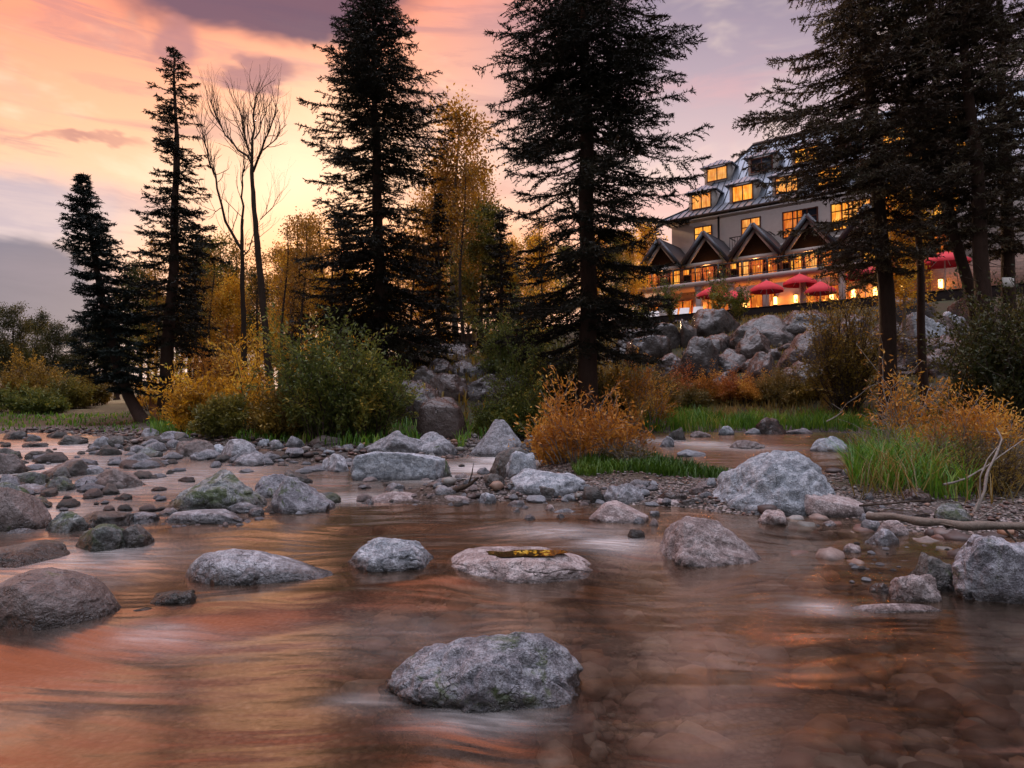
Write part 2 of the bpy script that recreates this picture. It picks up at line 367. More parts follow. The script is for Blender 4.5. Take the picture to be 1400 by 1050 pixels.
def leaf_mat(name, stops, trans=.45, rough=.6):
    m, t = mat(name); a = t.node('ShaderNodeAttribute', attribute_name='tint').outputs['Fac']
    col = t.ramp(a, stops)
    d = t.node('ShaderNodeBsdfDiffuse'); t.put(d.inputs[0], col)
    tr = t.node('ShaderNodeBsdfTranslucent'); t.put(tr.inputs[0], t.mix(1.0, col, (1, .95, .8, 1), 'MULTIPLY'))
    mx = t.node('ShaderNodeMixShader'); mx.inputs[0].default_value = trans; t.l.new(d.outputs[0], mx.inputs[1]); t.l.new(tr.outputs[0], mx.inputs[2])
    gl = t.node('ShaderNodeBsdfGlossy'); gl.inputs[1].default_value = .5; gl.inputs[0].default_value = (.9, .9, .9, 1)
    m2 = t.node('ShaderNodeMixShader'); m2.inputs[0].default_value = .025; t.l.new(mx.outputs[0], m2.inputs[1]); t.l.new(gl.outputs[0], m2.inputs[2])
    finish(t, m2.outputs[0]); return m
LF = {}
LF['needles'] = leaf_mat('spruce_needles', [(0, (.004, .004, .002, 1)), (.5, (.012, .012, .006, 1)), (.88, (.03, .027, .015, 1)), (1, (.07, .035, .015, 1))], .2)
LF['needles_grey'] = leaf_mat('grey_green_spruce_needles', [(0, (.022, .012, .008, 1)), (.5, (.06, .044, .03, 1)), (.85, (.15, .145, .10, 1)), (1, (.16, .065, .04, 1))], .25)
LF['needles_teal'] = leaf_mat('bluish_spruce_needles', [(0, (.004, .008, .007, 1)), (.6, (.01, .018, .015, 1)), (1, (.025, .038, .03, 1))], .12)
LF['gold'] = leaf_mat('golden_leaves', [(0, (.26, .14, .014, 1)), (.4, (.66, .36, .025, 1)), (.75, (.88, .6, .08, 1)), (.9, (.5, .5, .06, 1)), (1, (.8, .25, .02, 1))], .55)
LF['amber'] = leaf_mat('amber_aspen_leaves', [(0, (.14, .07, .012, 1)), (.5, (.30, .16, .02, 1)), (1, (.50, .28, .03, 1))], .5)
LF['olive'] = leaf_mat('olive_leaves', [(0, (.06, .065, .014, 1)), (.5, (.15, .14, .025, 1)), (1, (.34, .25, .04, 1))], .45)
LF['willow'] = leaf_mat('green_willow_leaves', [(0, (.05, .07, .016, 1)), (.5, (.12, .15, .03, 1)), (.8, (.26, .24, .04, 1)), (1, (.5, .33, .05, 1))], .4)
LF['orange'] = leaf_mat('orange_willow_leaves', [(0, (.26, .10, .02, 1)), (.45, (.55, .24, .035, 1)), (.75, (.75, .45, .08, 1)), (1, (.85, .65, .25, 1))], .45)
LF['dark'] = leaf_mat('dark_green_leaves', [(0, (.02, .028, .01, 1)), (.5, (.05, .055, .016, 1)), (1, (.12, .09, .02, 1))], .35)
LF['ochre'] = leaf_mat('ochre_leaves', [(0, (.09, .06, .014, 1)), (.5, (.22, .15, .025, 1)), (1, (.45, .28, .04, 1))], .4)
LF['red'] = leaf_mat('red_scrub_leaves', [(0, (.20, .05, .02, 1)), (.5, (.42, .13, .03, 1)), (1, (.55, .27, .05, 1))], .35)
LF['grass'] = leaf_mat('green_grass_blades', [(0, (.03, .09, .01, 1)), (.5, (.09, .23, .02, 1)), (.85, (.22, .33, .04, 1)), (1, (.42, .36, .1, 1))], .45)
LF['straw'] = leaf_mat('straw_grass_blades', [(0, (.10, .09, .025, 1)), (.5, (.22, .15, .04, 1)), (1, (.36, .22, .06, 1))], .4)
LF['moss'] = leaf_mat('moss_blades', [(0, (.02, .055, .006, 1)), (.6, (.05, .12, .01, 1)), (1, (.1, .17, .02, 1))], .3)
def bark_mat(name, c1, c2, sc=1.0):
    m, t = mat(name); oc = t.node('ShaderNodeTexCoord').outputs['Object']
    n = t.noise(t.mapping(oc, (9*sc, 9*sc, 2.2*sc)), 1.6, 5, .7, .4); k = t.noise(oc, 1.3, 3)
    finish(t, principled(t, t.mix(k, t.mix(n, c1, c2), c1), .9, n, .9, .04, spec=.2)); return m
BK = {'spruce': bark_mat('spruce_bark', (.028, .017, .013, 1), (.12, .07, .055, 1)), 'brown': bark_mat('brown_bark', (.03, .02, .015, 1), (.10, .07, .05, 1)),
      'pale': bark_mat('pale_aspen_bark', (.14, .11, .09, 1), (.34, .30, .26, 1)), 'dead': bark_mat('bleached_dead_wood', (.20, .17, .15, 1), (.46, .42, .38, 1), 2),
      'orange': bark_mat('orange_split_wood', (.16, .06, .03, 1), (.34, .15, .07, 1)), 'twig': bark_mat('brown_twig_bark', (.05, .035, .028, 1), (.14, .10, .08, 1))}

# ------------------------------------------------------------------ ground sheet
def fan_grid(rows, cols, y0, y1, spread, off=4.0):
    k = np.linspace(0, 1, rows); yy = (y0+off)*((y1+off)/(y0+off))**k-off
    tt = np.linspace(-spread, spread, cols)
    Yg, Tg = np.meshgrid(yy, tt, indexing='ij'); Xg = Tg*(Yg+off)
    i = (np.arange(rows-1)[:, None]*cols+np.arange(cols-1)[None]).ravel()
    return Xg, Yg, np.stack([i, i+1, i+cols+1, i+cols], 1)
def ground_mat():
    m, t = mat('forest_floor_and_gravel'); tc = t.node('ShaderNodeTexCoord').outputs['Object']
    n1 = t.noise(tc, .8, 5, .65); n2 = t.noise(tc, 14, 4, .7); v1 = t.voro(tc, 26, 'Color'); vd = t.voro(tc, 26); 
    a = t.node('ShaderNodeAttribute', attribute_name='soil').outputs['Fac']
    hs = t.node('ShaderNodeSeparateColor'); t.l.new(v1, hs.inputs[0])
    grav = t.ramp(hs.outputs[0], [(0, (.09, .07, .06, 1)), (.35, (.2, .16, .15, 1)), (.6, (.13, .12, .125, 1)), (.8, (.26, .2, .18, 1)), (1, (.34, .32, .32, 1))])
    grav = t.mix(t.smooth(vd, .35, .6), grav, (.03, .025, .02, 1))
    ua = t.node('ShaderNodeAttribute', attribute_name='underwater').outputs['Fac']; grav = t.mix(t.math('MULTIPLY', ua, .7), grav, (.035, .022, .014, 1))
    soil = t.mix(n2, t.mix(t.smooth(n1, .4, .6), (.02, .018, .009, 1), (.022, .03, .009, 1)), t.mix(t.smooth(n1, .5, .7), (.05, .032, .012, 1), (.03, .036, .012, 1)))
    col = t.mix(a, grav, soil)
    h = t.mix(a, t.mix(1.0, (1, 1, 1, 1), vd, 'SUBTRACT'), n2)
    finish(t, principled(t, col, .85, h, .6, .02, spec=.3)); return m
Xg, Yg, Fg = fan_grid(300, 330, -3.2, 900, 1.35)
Zg = terrain_z(Xg, Yg)
g = mesh_obj('ground', np.stack([Xg.ravel(), Yg.ravel(), Zg.ravel()], 1), Fg, ground_mat(), smooth=True)
dd = sdist(Xg, Yg).ravel(); at_ = g.data.attributes.new('soil', 'FLOAT', 'POINT'); at_.data.foreach_set('value', sstep(dd+.4*fbm2(Xg, Yg, .7, 3, 4).ravel(), .9, 2.0).astype(np.float32))
ub = g.data.attributes.new('underwater', 'FLOAT', 'POINT'); ub.data.foreach_set('value', sstep(-dd, .1, .6).astype(np.float32)); tag(g, kind='structure')

# ------------------------------------------------------------------ river
def foam_at(x, y):
    f = np.zeros_like(x)
    for (px, py, wx, wy, k) in ((690, 628, 45, 6, .8), (650, 640, 55, 7, .8), (590, 654, 60, 5, .7), (480, 682, 60, 7, .45), (835, 742, 45, 9, .65), (760, 728, 80, 6, .4), (1125, 832, 35, 6, .5),
                              (960, 607, 45, 4, .7), (1000, 612, 70, 4, .45), (900, 602, 50, 4, .5), (700, 662, 60, 6, .5), (640, 672, 70, 5, .35), (215, 870, 70, 14, .35), (120, 800, 60, 10, .15), (60, 690, 40, 5, .3),
                              (130, 612, 130, 10, .55), (60, 640, 130, 22, .42), (230, 655, 150, 24, .34), (330, 665, 160, 14, .2), (60, 700, 150, 22, .3), (110, 765, 130, 24, .34), (120, 950, 200, 40, .06), (230, 880, 160, 24, .12), (650, 988, 90, 10, .35), (500, 960, 60, 10, .2), (560, 870, 180, 30, .1)):
        a, b = on_water(px-wx, py), on_water(px+wx, py); c = on_water(px, py); d0, d1 = on_water(px, py-wy), on_water(px, py+wy)
        rx = abs(b[0]-a[0])/2; ry = abs(d0[1]-d1[1])/2+.05
        f = np.maximum(f, k*np.exp(-(((x-c[0])/rx)**2+((y-c[1])/ry)**2)))
    return f
def water_mat():
    m, t = mat('river_water'); tc = t.node('ShaderNodeTexCoord').outputs['Object']
    # silky, long flow lines that run across the view and curl a little
    wv = t.vmath('ADD', tc, t.mix(.5, (0, 0, 0, 1), t.node('ShaderNodeTexNoise').outputs['Color']))
    wn = t.node('ShaderNodeTexNoise'); t.put(wn.inputs['Vector'], tc); wn.inputs['Scale'].default_value = .45; wn.inputs['Detail'].default_value = 2
    w2 = t.vmath('ADD', tc, t.vmath('MULTIPLY', t.vmath('SUBTRACT', wn.outputs['Color'], (.5, .5, .5)), (1.3, 1.3, 0)))
    s1 = t.noise(t.mapping(w2, (.55, 2.2, 1), (0, 0, R(-14))), 1.3, 2, .45, .2)
    s2 = t.noise(t.mapping(w2, (1.6, 9, 1), (0, 0, R(-10))), 2.0, 4, .6, .1)
    s3 = t.noise(t.mapping(w2, (.35, 1.3, 1), (0, 0, R(-20))), 1.2, 3, .5, .3)
    h = t.math('ADD', t.math('MULTIPLY', s1, .8), t.math('ADD', t.math('MULTIPLY', s2, .05), t.math('MULTIPLY', s3, .9)))
    b = t.node('ShaderNodeBump'); b.inputs['Strength'].default_value = .5; t.put(b.inputs['Height'], h)
    sy = t.node('ShaderNodeSeparateXYZ'); t.l.new(tc, sy.inputs[0]); t.put(b.inputs['Distance'], t.math('MULTIPLY_ADD', t.smooth(sy.outputs[1], 6, 13), .13, .075))
    fr = t.node('ShaderNodeFresnel'); fr.inputs[0].default_value = 1.75; t.l.new(b.outputs[0], fr.inputs['Normal'])
    gl = t.node('ShaderNodeBsdfGlossy'); gl.inputs[0].default_value = (1, .82, .68, 1); gl.inputs[1].default_value = .2; t.l.new(b.outputs[0], gl.inputs['Normal'])  # warm tint paints the orange sky glow into the reflection
    tp = t.node('ShaderNodeBsdfTransparent'); tp.inputs[0].default_value = (.97, .84, .74, 1)
    rf = t.node('ShaderNodeBsdfRefraction'); rf.inputs[0].default_value = (.95, .8, .68, 1); rf.inputs[1].default_value = .07; rf.inputs[2].default_value = 1.2; t.l.new(b.outputs[0], rf.inputs['Normal'])
    body = t.node('ShaderNodeMixShader'); body.inputs[0].default_value = .35; t.l.new(tp.outputs[0], body.inputs[1]); t.l.new(rf.outputs[0], body.inputs[2])
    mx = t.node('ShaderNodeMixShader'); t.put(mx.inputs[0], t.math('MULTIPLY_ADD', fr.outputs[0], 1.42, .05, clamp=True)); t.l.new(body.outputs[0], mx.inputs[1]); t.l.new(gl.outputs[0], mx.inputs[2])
    a = t.node('ShaderNodeAttribute', attribute_name='foam').outputs['Fac']
    fm = t.math('MULTIPLY', a, t.math('ADD', .35, t.math('MULTIPLY', t.smooth(s2, .3, .8), .7)), clamp=True)
    df = t.node('ShaderNodeBsdfDiffuse'); df.inputs[0].default_value = (.78, .76, .76, 1)
    m2 = t.node('ShaderNodeMixShader'); t.put(m2.inputs[0], fm); t.l.new(mx.outputs[0], m2.inputs[1]); t.l.new(df.outputs[0], m2.inputs[2])
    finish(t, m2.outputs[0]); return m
def water():
    X, Y, F = fan_grid(420, 420, -3, 60, 1.25)
    Z = water_z(X, Y)
    ca, sa = math.cos(R(-12)), math.sin(R(-12)); xr, yr = X*ca-Y*sa, X*sa+Y*ca
    Z = Z+.012*fbm2(xr*.55, yr*2.0, 1.2, 3, 21)+.012*fbm2(X*.5, Y, .6, 2, 25)
    T = terrain_z(X, Y); keep = (T < Z+.35).ravel(); k = keep[F].any(1); F = F[k]
    used = np.unique(F); mp = -np.ones(X.size, int); mp[used] = np.arange(len(used))
    f = foam_at(X, Y).ravel()[used]
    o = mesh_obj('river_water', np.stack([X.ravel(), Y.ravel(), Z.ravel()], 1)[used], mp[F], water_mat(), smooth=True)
    a = o.data.attributes.new('foam', 'FLOAT', 'POINT'); a.data.foreach_set('value', f.astype(np.float32)); tag(o, kind='structure')
water()

# ------------------------------------------------------------------ stones
_ico = {}
def ico(s):
    if s not in _ico:
        bm = bmesh.new(); bmesh.ops.create_icosphere(bm, subdivisions=s, radius=1)
        V = np.array([v.co[:] for v in bm.verts]); F = np.array([[v.index for v in f.verts] for f in bm.faces]); bm.free(); _ico[s] = (V, F)
    return _ico[s]
def stone_verts(sub, dims, seed, facets=7, rough=.10, boxy=0.0, sil=None, hard=.93):
    rs = np.random.RandomState(seed); V, F = ico(sub); V = V.copy()
    if boxy: 
        m = np.abs(V).max(1)[:, None]; V = V*(1-boxy)+V/m*boxy*.86
    for _ in range(facets):
        n = rs.normal(size=3); n[2] = abs(n[2])*1.1; n /= np.linalg.norm(n); d = rs.uniform(.6, .9)
        e = V@n-d; V -= np.where(e > 0, e*hard, 0)[:, None]*n
    q = V+seed*3.7
    n1 = fbm(q, 1.3, 2, seed); n2 = fbm(q, 4.0, 3, seed+5); n3 = fbm(q, 13., 2, seed+9) if sub > 4 else 0
    rid = np.abs(fbm(q, 2.4, 2, seed+31)); crease = -np.exp(-(rid/.06)**2)*.05
    V = V*(1+rough*1.2*n1+rough*.42*n2+rough*.16*n3+crease*rough*8)[:, None]
    if sil:
        u = np.array([p[0] for p in sil]); hh = np.array([p[1] for p in sil]); k = np.interp(V[:, 0], u, hh)
        V[:, 2] = np.where(V[:, 2] > 0, V[:, 2]*k, V[:, 2]); V[:, 1] *= (.45+.55*np.clip(k, 0, 1))
    return V*np.asarray(dims), F
SEED = [100]
def rock(px, by, w, h, kind, label, name='river_rock', cat='rock', group=None, sub=None, facets=5, rough=.13, boxy=0.0, sil=None, deep=.8, rz=0, ry=0, onland=None, sink=.55, seed=None, lift=0):
    """a rock whose front foot is seen at (px, by), w by h pixels; real size follows from where its foot stands"""
    SEED[0] += 7; sd_ = SEED[0] if seed is None else seed
    f = ground(px, by); d = math.hypot(f[0], f[1]); W = w*f[1]/(FPX-.42*deep*w); D = W*deep
    dx, dy = f[0]/d, f[1]/d; c = np.array((f[0]+dx*D*.42, f[1]+dy*D*.42)); top = pt(px, by-h, c[1])[2]
    gz = max(tz(*c), float(water_z(c[0], c[1]))) if onland else f[2]
    H = max(top-f[2], .25*h/FPX*f[1]); rzz = H*(.5+sink)
    if sub is None: sub = 6 if w > 110 else 5 if w > 34 else 4 if w > 14 else 3
    V, F = stone_verts(sub, (W/2*1.04, D/2, rzz), sd_, facets, rough, boxy, sil)
    if ry: c_, s_ = math.cos(ry), math.sin(ry); V = np.stack([V[:, 0]*c_+V[:, 2]*s_, V[:, 1], -V[:, 0]*s_+V[:, 2]*c_], 1)
    if rz: c_, s_ = math.cos(rz), math.sin(rz); V = np.stack([V[:, 0]*c_-V[:, 1]*s_, V[:, 0]*s_+V[:, 1]*c_, V[:, 2]], 1)
    V[:, 2] += H-V[:, 2].max(); vis = V[:, 2] > -.05*H; x0, x1 = V[vis, 0].min(), V[vis, 0].max(); V[:, 0] = (V[:, 0]-(x0+x1)/2)*W/(x1-x0)
    k_ = .6 if H > .02 else 1
    o = mesh_obj(name, V, F, GR[kind], smooth=True, loc=(c[0], c[1], f[2]+lift))
    return tag(o, label, cat, group)
L, C = 'river_rock', 'rock'
# near water
hero = rock(660, 975, 275, 118, 'mossed', 'large speckled grey rock alone in the nearest water, mossy on its right', sil=[(-1, .6), (-.85, .72), (-.5, .92), (0, 1), (.35, 1.06), (.6, 1.08), (.85, .9), (1, .7)], rough=.19, facets=3, deep=.7, boxy=.1, seed=411)
flat = rock(708, 792, 208, 47, 'pink', 'broad low rock holding a puddle of golden light', sil=[(-1, .6), (-.6, 1.0), (-.1, 1.0), (.3, .98), (.7, .8), (1, .7)], boxy=.25, rough=.06, deep=.8, facets=2, sink=.9, sub=7)
rock(533, 778, 122, 46, 'pale', 'speckled white grey rock with a mossy crack, left of the puddled rock', sil=[(-1, .45), (-.6, .9), (-.2, 1.05), (.3, .95), (.7, 1.0), (1, .5)], facets=9)
rock(360, 798, 205, 48, 'granite', 'long wet rock tapering to the right, in mid stream', sil=[(-1, 1.3), (-.8, 1.35), (-.4, 1.15), (.1, .75), (.5, .5), (.8, .35), (1, .12)], deep=.55, rough=.06, facets=1)
rock(335, 800, 46, 28, 'granite', 'round stone leaning on the front of the long tapering rock')
rock(300, 800, 26, 16, 'dark', 'small dark wedge stone at the foot of the long tapering rock')
rock(238, 828, 62, 22, 'dark', 'low dark rock where the stream breaks over, right of the big brown rock', ry=-.2, deep=.7)
rock(196, 840, 34, 9, 'dark', 'thin dark stone barely above the breaking water')
rock(62, 858, 190, 80, 'smooth', 'big smooth brown rock at the left edge of the near water', sil=[(-1, .9), (-.4, .98), (0, 1), (.4, .95), (.8, .75), (1, .6)], rough=.05, facets=2, deep=.85)
rock(38, 772, 104, 30, 'dark', 'flat dark slab behind the big smooth brown rock', rough=.08, deep=1.2)
rock(18, 726, 92, 62, 'smooth', 'dark brown humped rock cut by the left edge', rough=.05, facets=2)
rock(32, 732, 44, 10, 'granite', 'thin grey slab under the dark humped rock at the left edge')
rock(10, 695, 54, 36, 'mossy', 'mossy green topped rock at the left edge')
rock(45, 696, 48, 16, 'mossy', 'low dark mossy stone right of the green topped rock')
rock(90, 731, 58, 32, 'mossy', 'pyramid shaped brownish stone between the left edge and the split mossy one', facets=8)
rock(148, 722, 80, 25, 'dark', 'long dark stone behind the angular mossy block')
rock(190, 716, 44, 16, 'granite', 'low grey stone tapering right, beside the long dark stone')
rock(140, 754, 80, 38, 'mossy', 'angular mossy block in the left shallows', boxy=.5, facets=8)
rock(184, 748, 44, 32, 'dark', 'dark rounded stone touching the angular mossy block')
rock(160, 668, 82, 28, 'smooth', 'dark humpbacked stone in the pink shallows', sil=[(-1, .3), (-.4, .8), (.1, 1), (.6, .8), (1, .3)])
rock(82, 672, 45, 21, 'mossy', 'nearly black mossy stone in the left shallows')
rock(80, 656, 36, 18, 'dark', 'dark round stone behind the nearly black mossy one')
rock(42, 664, 46, 20, 'mossy', 'greenish block at the left in the upstream shallows', boxy=.3)
rock(40, 676, 50, 14, 'granite', 'flat grey stone before the greenish block at left')
rock(88, 651, 62, 24, 'smooth', 'smooth dark hump in the upstream shallows at left', facets=2)
rock(12, 648, 44, 30, 'smooth', 'tall dark stone at the left edge, far shallows')
rock(126, 650, 32, 14, 'granite', 'small grey hump right of the smooth dark one')
rock(57, 628, 40, 12, 'dark', 'low dark wedge in the far shallows at left')
rock(10, 628, 36, 16, 'dark', 'dark stone at the far left edge of the shallows')
rock(45, 604, 22, 9, 'dark', 'dark cobble in the far reach near the left bank')
rock(20, 601, 28, 12, 'dark', 'dark stone by the bushes on the left bank')
rock(78, 598, 24, 9, 'dark', 'small black stone in the far bright reach')
rock(105, 603, 30, 8, 'dark', 'flat black stone in the far bright reach')
rock(50, 611, 34, 7, 'dark', 'long flat dark stone in the far bright reach')
rock(203, 641, 46, 11, 'dark', 'low brown stone alone in the pink stream')
rock(222, 633, 18, 5, 'smooth', 'tiny brown stone beside the low brown one')
# domed rock and its neighbours
rock(300, 698, 140, 56, 'mossy', 'big domed mossy rock in the left middle of the stream', sil=[(-1, .7), (-.5, .95), (0, 1.05), (.4, 1), (.8, .75), (1, .5)], rough=.12, facets=3)
rock(412, 702, 84, 52, 'mossed', 'grey green rock right of the big dome, with a low dark tail', sil=[(-1, .85), (-.5, 1.05), (0, .8), (.5, .5), (1, .4)])
rock(446, 690, 42, 18, 'mossy', 'dark mossy tail stone behind the grey green rock')
rock(376, 680, 56, 32, 'mossed', 'rounded stone tucked between the big dome and the grey green rock', facets=3)
rock(405, 662, 46, 20, 'dark', 'dark mossy hump behind the grey green rock', facets=3)
rock(284, 716, 112, 20, 'granite', 'flat pale slab in front of the big domed rock', boxy=.3, rough=.05, deep=.5)
rock(334, 700, 48, 14, 'granite', 'bluish flat stone before the domed rock')
rock(350, 706, 20, 12, 'granite', 'small egg shaped stone beside the bluish flat one')
rock(375, 700, 26, 10, 'dark', 'small dark stone against the grey green rock')
rock(230, 704, 26, 10, 'granite', 'small grey stone at the left foot of the dome')
# far shore row
rock(326, 627, 54, 27, 'granite', 'round grey boulder on the shore below the yellow shrubs', facets=3, rough=.06)
rock(268, 625, 54, 24, 'smooth', 'long brown grey stone on the shore, left of the round boulder', boxy=.3, facets=3)
rock(273, 630, 24, 12, 'granite', 'small round stone in front of the long brown grey one')
rock(299, 623, 24, 16, 'pale', 'pale stone wedged between the long stone and the round boulder')
rock(338, 638, 56, 18, 'granite', 'flat grey stone in front of the round shore boulder', sil=[(-1, .3), (-.3, .9), (.4, 1), (1, .5)])
rock(352, 634, 26, 18, 'mossed', 'greenish stone on top end of the flat grey one')
rock(204, 627, 34, 16, 'mossy', 'greenish grey stone by the leaning spruce')
rock(138, 613, 34, 17, 'granite', 'grey stone standing in the water by the leaning spruce', facets=3)
rock(160, 610, 30, 15, 'dark', 'dark stone by the foot of the leaning spruce')
rock(205, 601, 26, 16, 'granite', 'grey block at the foot of the leaning trunk', boxy=.4)
rock(245, 605, 24, 14, 'dark', 'dark block right of the split orange stump')
rock(188, 618, 34, 10, 'dark', 'flat dark stone below the leaning trunk')
rock(98, 608, 40, 14, 'dark', 'dark stone pair in the bright reach below the spruce')
rock(378, 616, 22, 15, 'granite', 'bluish stone below the green verge', facets=8)
rock(360, 612, 18, 12, 'pale', 'small pale stone below the green verge')
rock(405, 611, 30, 15, 'granite', 'grey stone at the edge of the green verge')
rock(447, 609, 56, 14, 'smooth', 'long low brown stone before the big olive willow')
rock(345, 590, 24, 18, 'slate', 'round stone in the grass under the yellow shrubs', onland=True)
rock(325, 588, 22, 16, 'slate', 'pale round stone left in the grass under the yellow shrubs', onland=True)
rock(386, 590, 34, 16, 'slate', 'grey stone in the shade of the olive willow', onland=True)
rock(420, 594, 26, 14, 'slate', 'tilted stone at the foot of the olive willow', onland=True)
rock(459, 647, 42, 27, 'granite', 'blocky blue grey stone left of the long square block', boxy=.6, facets=4)
rock(493, 616, 14, 10, 'granite', 'small grey cobble behind the blocky stone')
rock(544, 658, 130, 42, 'pale', 'long square cut block with a mossy right end', boxy=.6, sil=[(-1, .72), (-.5, .85), (0, .95), (.6, 1.0), (1, 1.0)], rough=.07, facets=4, deep=.45)
rock(596, 655, 46, 36, 'mossy', 'dark mossy stone at the right end of the long square block', facets=4)
rock(541, 624, 92, 36, 'granite', 'tilted grey slab behind the long square block', sil=[(-1, .2), (-.4, .6), (.2, .9), (.6, 1.05), (1, .8)], boxy=.3)
rock(592, 622, 84, 32, 'granite', 'broad grey rock right of the tilted slab', sil=[(-1, .35), (-.4, .8), (0, 1), (.5, 1), (1, .5)])
rock(604, 600, 70, 58, 'rust', 'tall dark brown boulder behind the broad grey rock', boxy=.3, facets=4, rough=.06, onland=True)
rock(680, 625, 84, 52, 'granite', 'grey shore rock sloping left, beside the small falls', sil=[(-1, .25), (-.5, .75), (-.1, 1.05), (.4, .95), (1, .4)])
rock(728, 628, 46, 34, 'slate', 'grey rock half under the golden willow')
rock(697, 654, 56, 44, 'dark', 'dark rounded rock at the foot of the small falls', facets=3)
rock(712, 654, 48, 38, 'pale', 'pale split rock leaning on the dark rounded one', ry=.15, boxy=.3)
rock(746, 676, 108, 36, 'pale', 'pale blue grey rock on the gravel spit below the falls', sil=[(-1, .7), (-.6, 1), (-.2, 1), (.4, .9), (1, .3)], facets=6)
rock(745, 682, 30, 18, 'dark', 'dark stone under the pale blue grey rock')
rock(675, 665, 30, 18, 'dark', 'small dark wet stone beneath the falls')
rock(545, 690, 80, 18, 'pink', 'low pinkish slab awash below the long square block', rough=.06)
rock(540, 672, 28, 12, 'granite', 'small grey stone awash below the square block')
rock(600, 665, 34, 8, 'pink', 'thin pink stone by the dark stick')
rock(608, 678, 34, 14, 'granite', 'grey wedge stone under the dark stick')
rock(502, 692, 22, 10, 'granite', 'small grey wet stone left of the low pinkish slab')
rock(626, 688, 52, 11, 'pink', 'smooth pink stone washed over, below the falls', rough=.04)
rock(665, 690, 28, 17, 'pale', 'pale angular stone at the tip of the gravel spit')
rock(632, 655, 22, 8, 'pink', 'flat pink pebble under the falls')
rock(706, 695, 26, 11, 'granite', 'jagged grey stone in the orange pool')
rock(706, 702, 12, 7, 'granite', 'little round stone under the jagged one in the orange pool')
rock(724, 712, 16, 9, 'granite', 'small square stone in the orange pool')
rock(752, 700, 14, 10, 'pink', 'dark red pebble left of the white flat stone')
rock(770, 704, 38, 9, 'pale', 'flat whitish stone in the orange pool')
rock(766, 709, 12, 7, 'granite', 'tiny stone before the flat whitish one')
rock(846, 716, 82, 30, 'pink', 'broad smooth wedge at the end of the gravel spit', sil=[(-1, .35), (-.5, .85), (0, 1), (.5, .8), (1, .45)], rough=.04, facets=3)
rock(853, 690, 58, 30, 'granite', 'grey hump behind the broad smooth wedge', facets=4)
rock(812, 686, 34, 22, 'dark', 'dark angular stone on the spit left of the grey hump')
rock(918, 686, 42, 16, 'slate', 'low grey stone on the spit left of the huge pale boulder')
rock(912, 693, 32, 11, 'pink', 'pinkish flat stone at the spit shore')
rock(946, 690, 34, 12, 'slate', 'grey flat stone touching the huge pale boulder')
rock(895, 707, 14, 9, 'pale', 'round white pebble in the shallows left of the pink domed rock')
rock(873, 716, 18, 9, 'pale', 'small grey stone in a row left of the pink domed rock')
rock(894, 720, 13, 11, 'pink', 'small red stone left of the pink domed rock')
rock(870, 736, 24, 13, 'dark', 'black wet stone left of the pink domed rock')
rock(1062, 700, 190, 86, 'pale', 'huge pale blue granite boulder with a dark hollow, on the gravel bar', sil=[(-1, .7), (-.7, .86), (-.35, 1), (0, 1.02), (.4, 1.06), (.7, 1), (1, .6)], rough=.13, facets=2, deep=.7)
rock(970, 775, 152, 68, 'pink', 'pink grey domed rock in the right middle water', sil=[(-1, .7), (-.6, 1.0), (-.2, 1.08), (.3, .98), (.7, .75), (1, .35)], rough=.13, facets=3)
rock(1057, 718, 42, 21, 'pink', 'small two toned stone below the huge pale boulder')
rock(1136, 706, 92, 34, 'pink', 'flat pinkish slab right of the huge pale boulder', boxy=.45, rough=.06, sil=[(-1, 1), (0, .9), (1, .4)])
rock(1180, 706, 38, 18, 'slate', 'grey stone at the right end of the flat pinkish slab')
rock(1134, 618, 50, 22, 'pale', 'white boulder standing alone in the back channel', facets=4)
rock(1053, 594, 42, 24, 'slate', 'round grey stone against the grassy far bank', facets=3)
rock(992, 595, 22, 13, 'pale', 'small white stone against the grassy far bank')
rock(1028, 594, 26, 9, 'pale', 'low pale stone left of the round grey one')
rock(1092, 594, 36, 9, 'granite', 'flat pale stone at the right of the grassy far bank')
rock(1020, 614, 46, 13, 'pink', 'wet pinkish stone splashed by the back channel')
rock(945, 625, 42, 10, 'pale', 'smooth low stone in the back channel near the moss')
rock(958, 598, 30, 9, 'pink', 'flat pink stone under the grassy bank, left')
rock(925, 602, 26, 18, 'dark', 'dark rock at the left end of the back channel')
rock(912, 612, 20, 16, 'granite', 'grey rock beside the dead twigs of the golden willow')
rock(1160, 650, 22, 9, 'granite', 'small stone between the huge boulder and the tall grass')
# right shore
bigr = rock(1385, 826, 168, 96, 'mossed', 'big angular split rock at the right edge', sil=[(-1, .9), (-.75, 1.05), (-.4, .98), (.2, .85), (1, .75)], boxy=.55, rough=.17, facets=10, deep=.7)
rock(1277, 806, 66, 50, 'dark', 'dark brown rock left of the big angular split one', boxy=.3)
rock(1246, 822, 66, 40, 'pink', 'speckled rounded rock in front of the dark brown one', facets=5)
rock(1205, 812, 30, 16, 'slate', 'thin sloping stone left of the speckled rounded rock')
rock(1290, 808, 22, 12, 'pink', 'red pebble cluster stone by the split rock')
rock(1219, 732, 46, 22, 'pink', 'pinkish oval stone at the tip of the pale log', facets=3)
rock(1190, 728, 28, 18, 'granite', 'grey purple stone left of the pinkish oval')
rock(1207, 746, 46, 24, 'granite', 'bluish wedge stone below the pinkish oval', ry=.2, boxy=.3)
rock(1183, 714, 18, 12, 'pale', 'small bluish stone at the corner of the gravel')
rock(1164, 756, 24, 13, 'pink', 'small pointed pink stone in the right shallows')
rock(1134, 720, 18, 9, 'pink', 'tiny red stone in the shallows below the flat slab')
rock(1250, 688, 44, 22, 'rust', 'smooth brown stone on the gravel before the tall grass', facets=3, onland=True)
rock(1186, 684, 16, 10, 'granite', 'small bluish stone on the gravel')
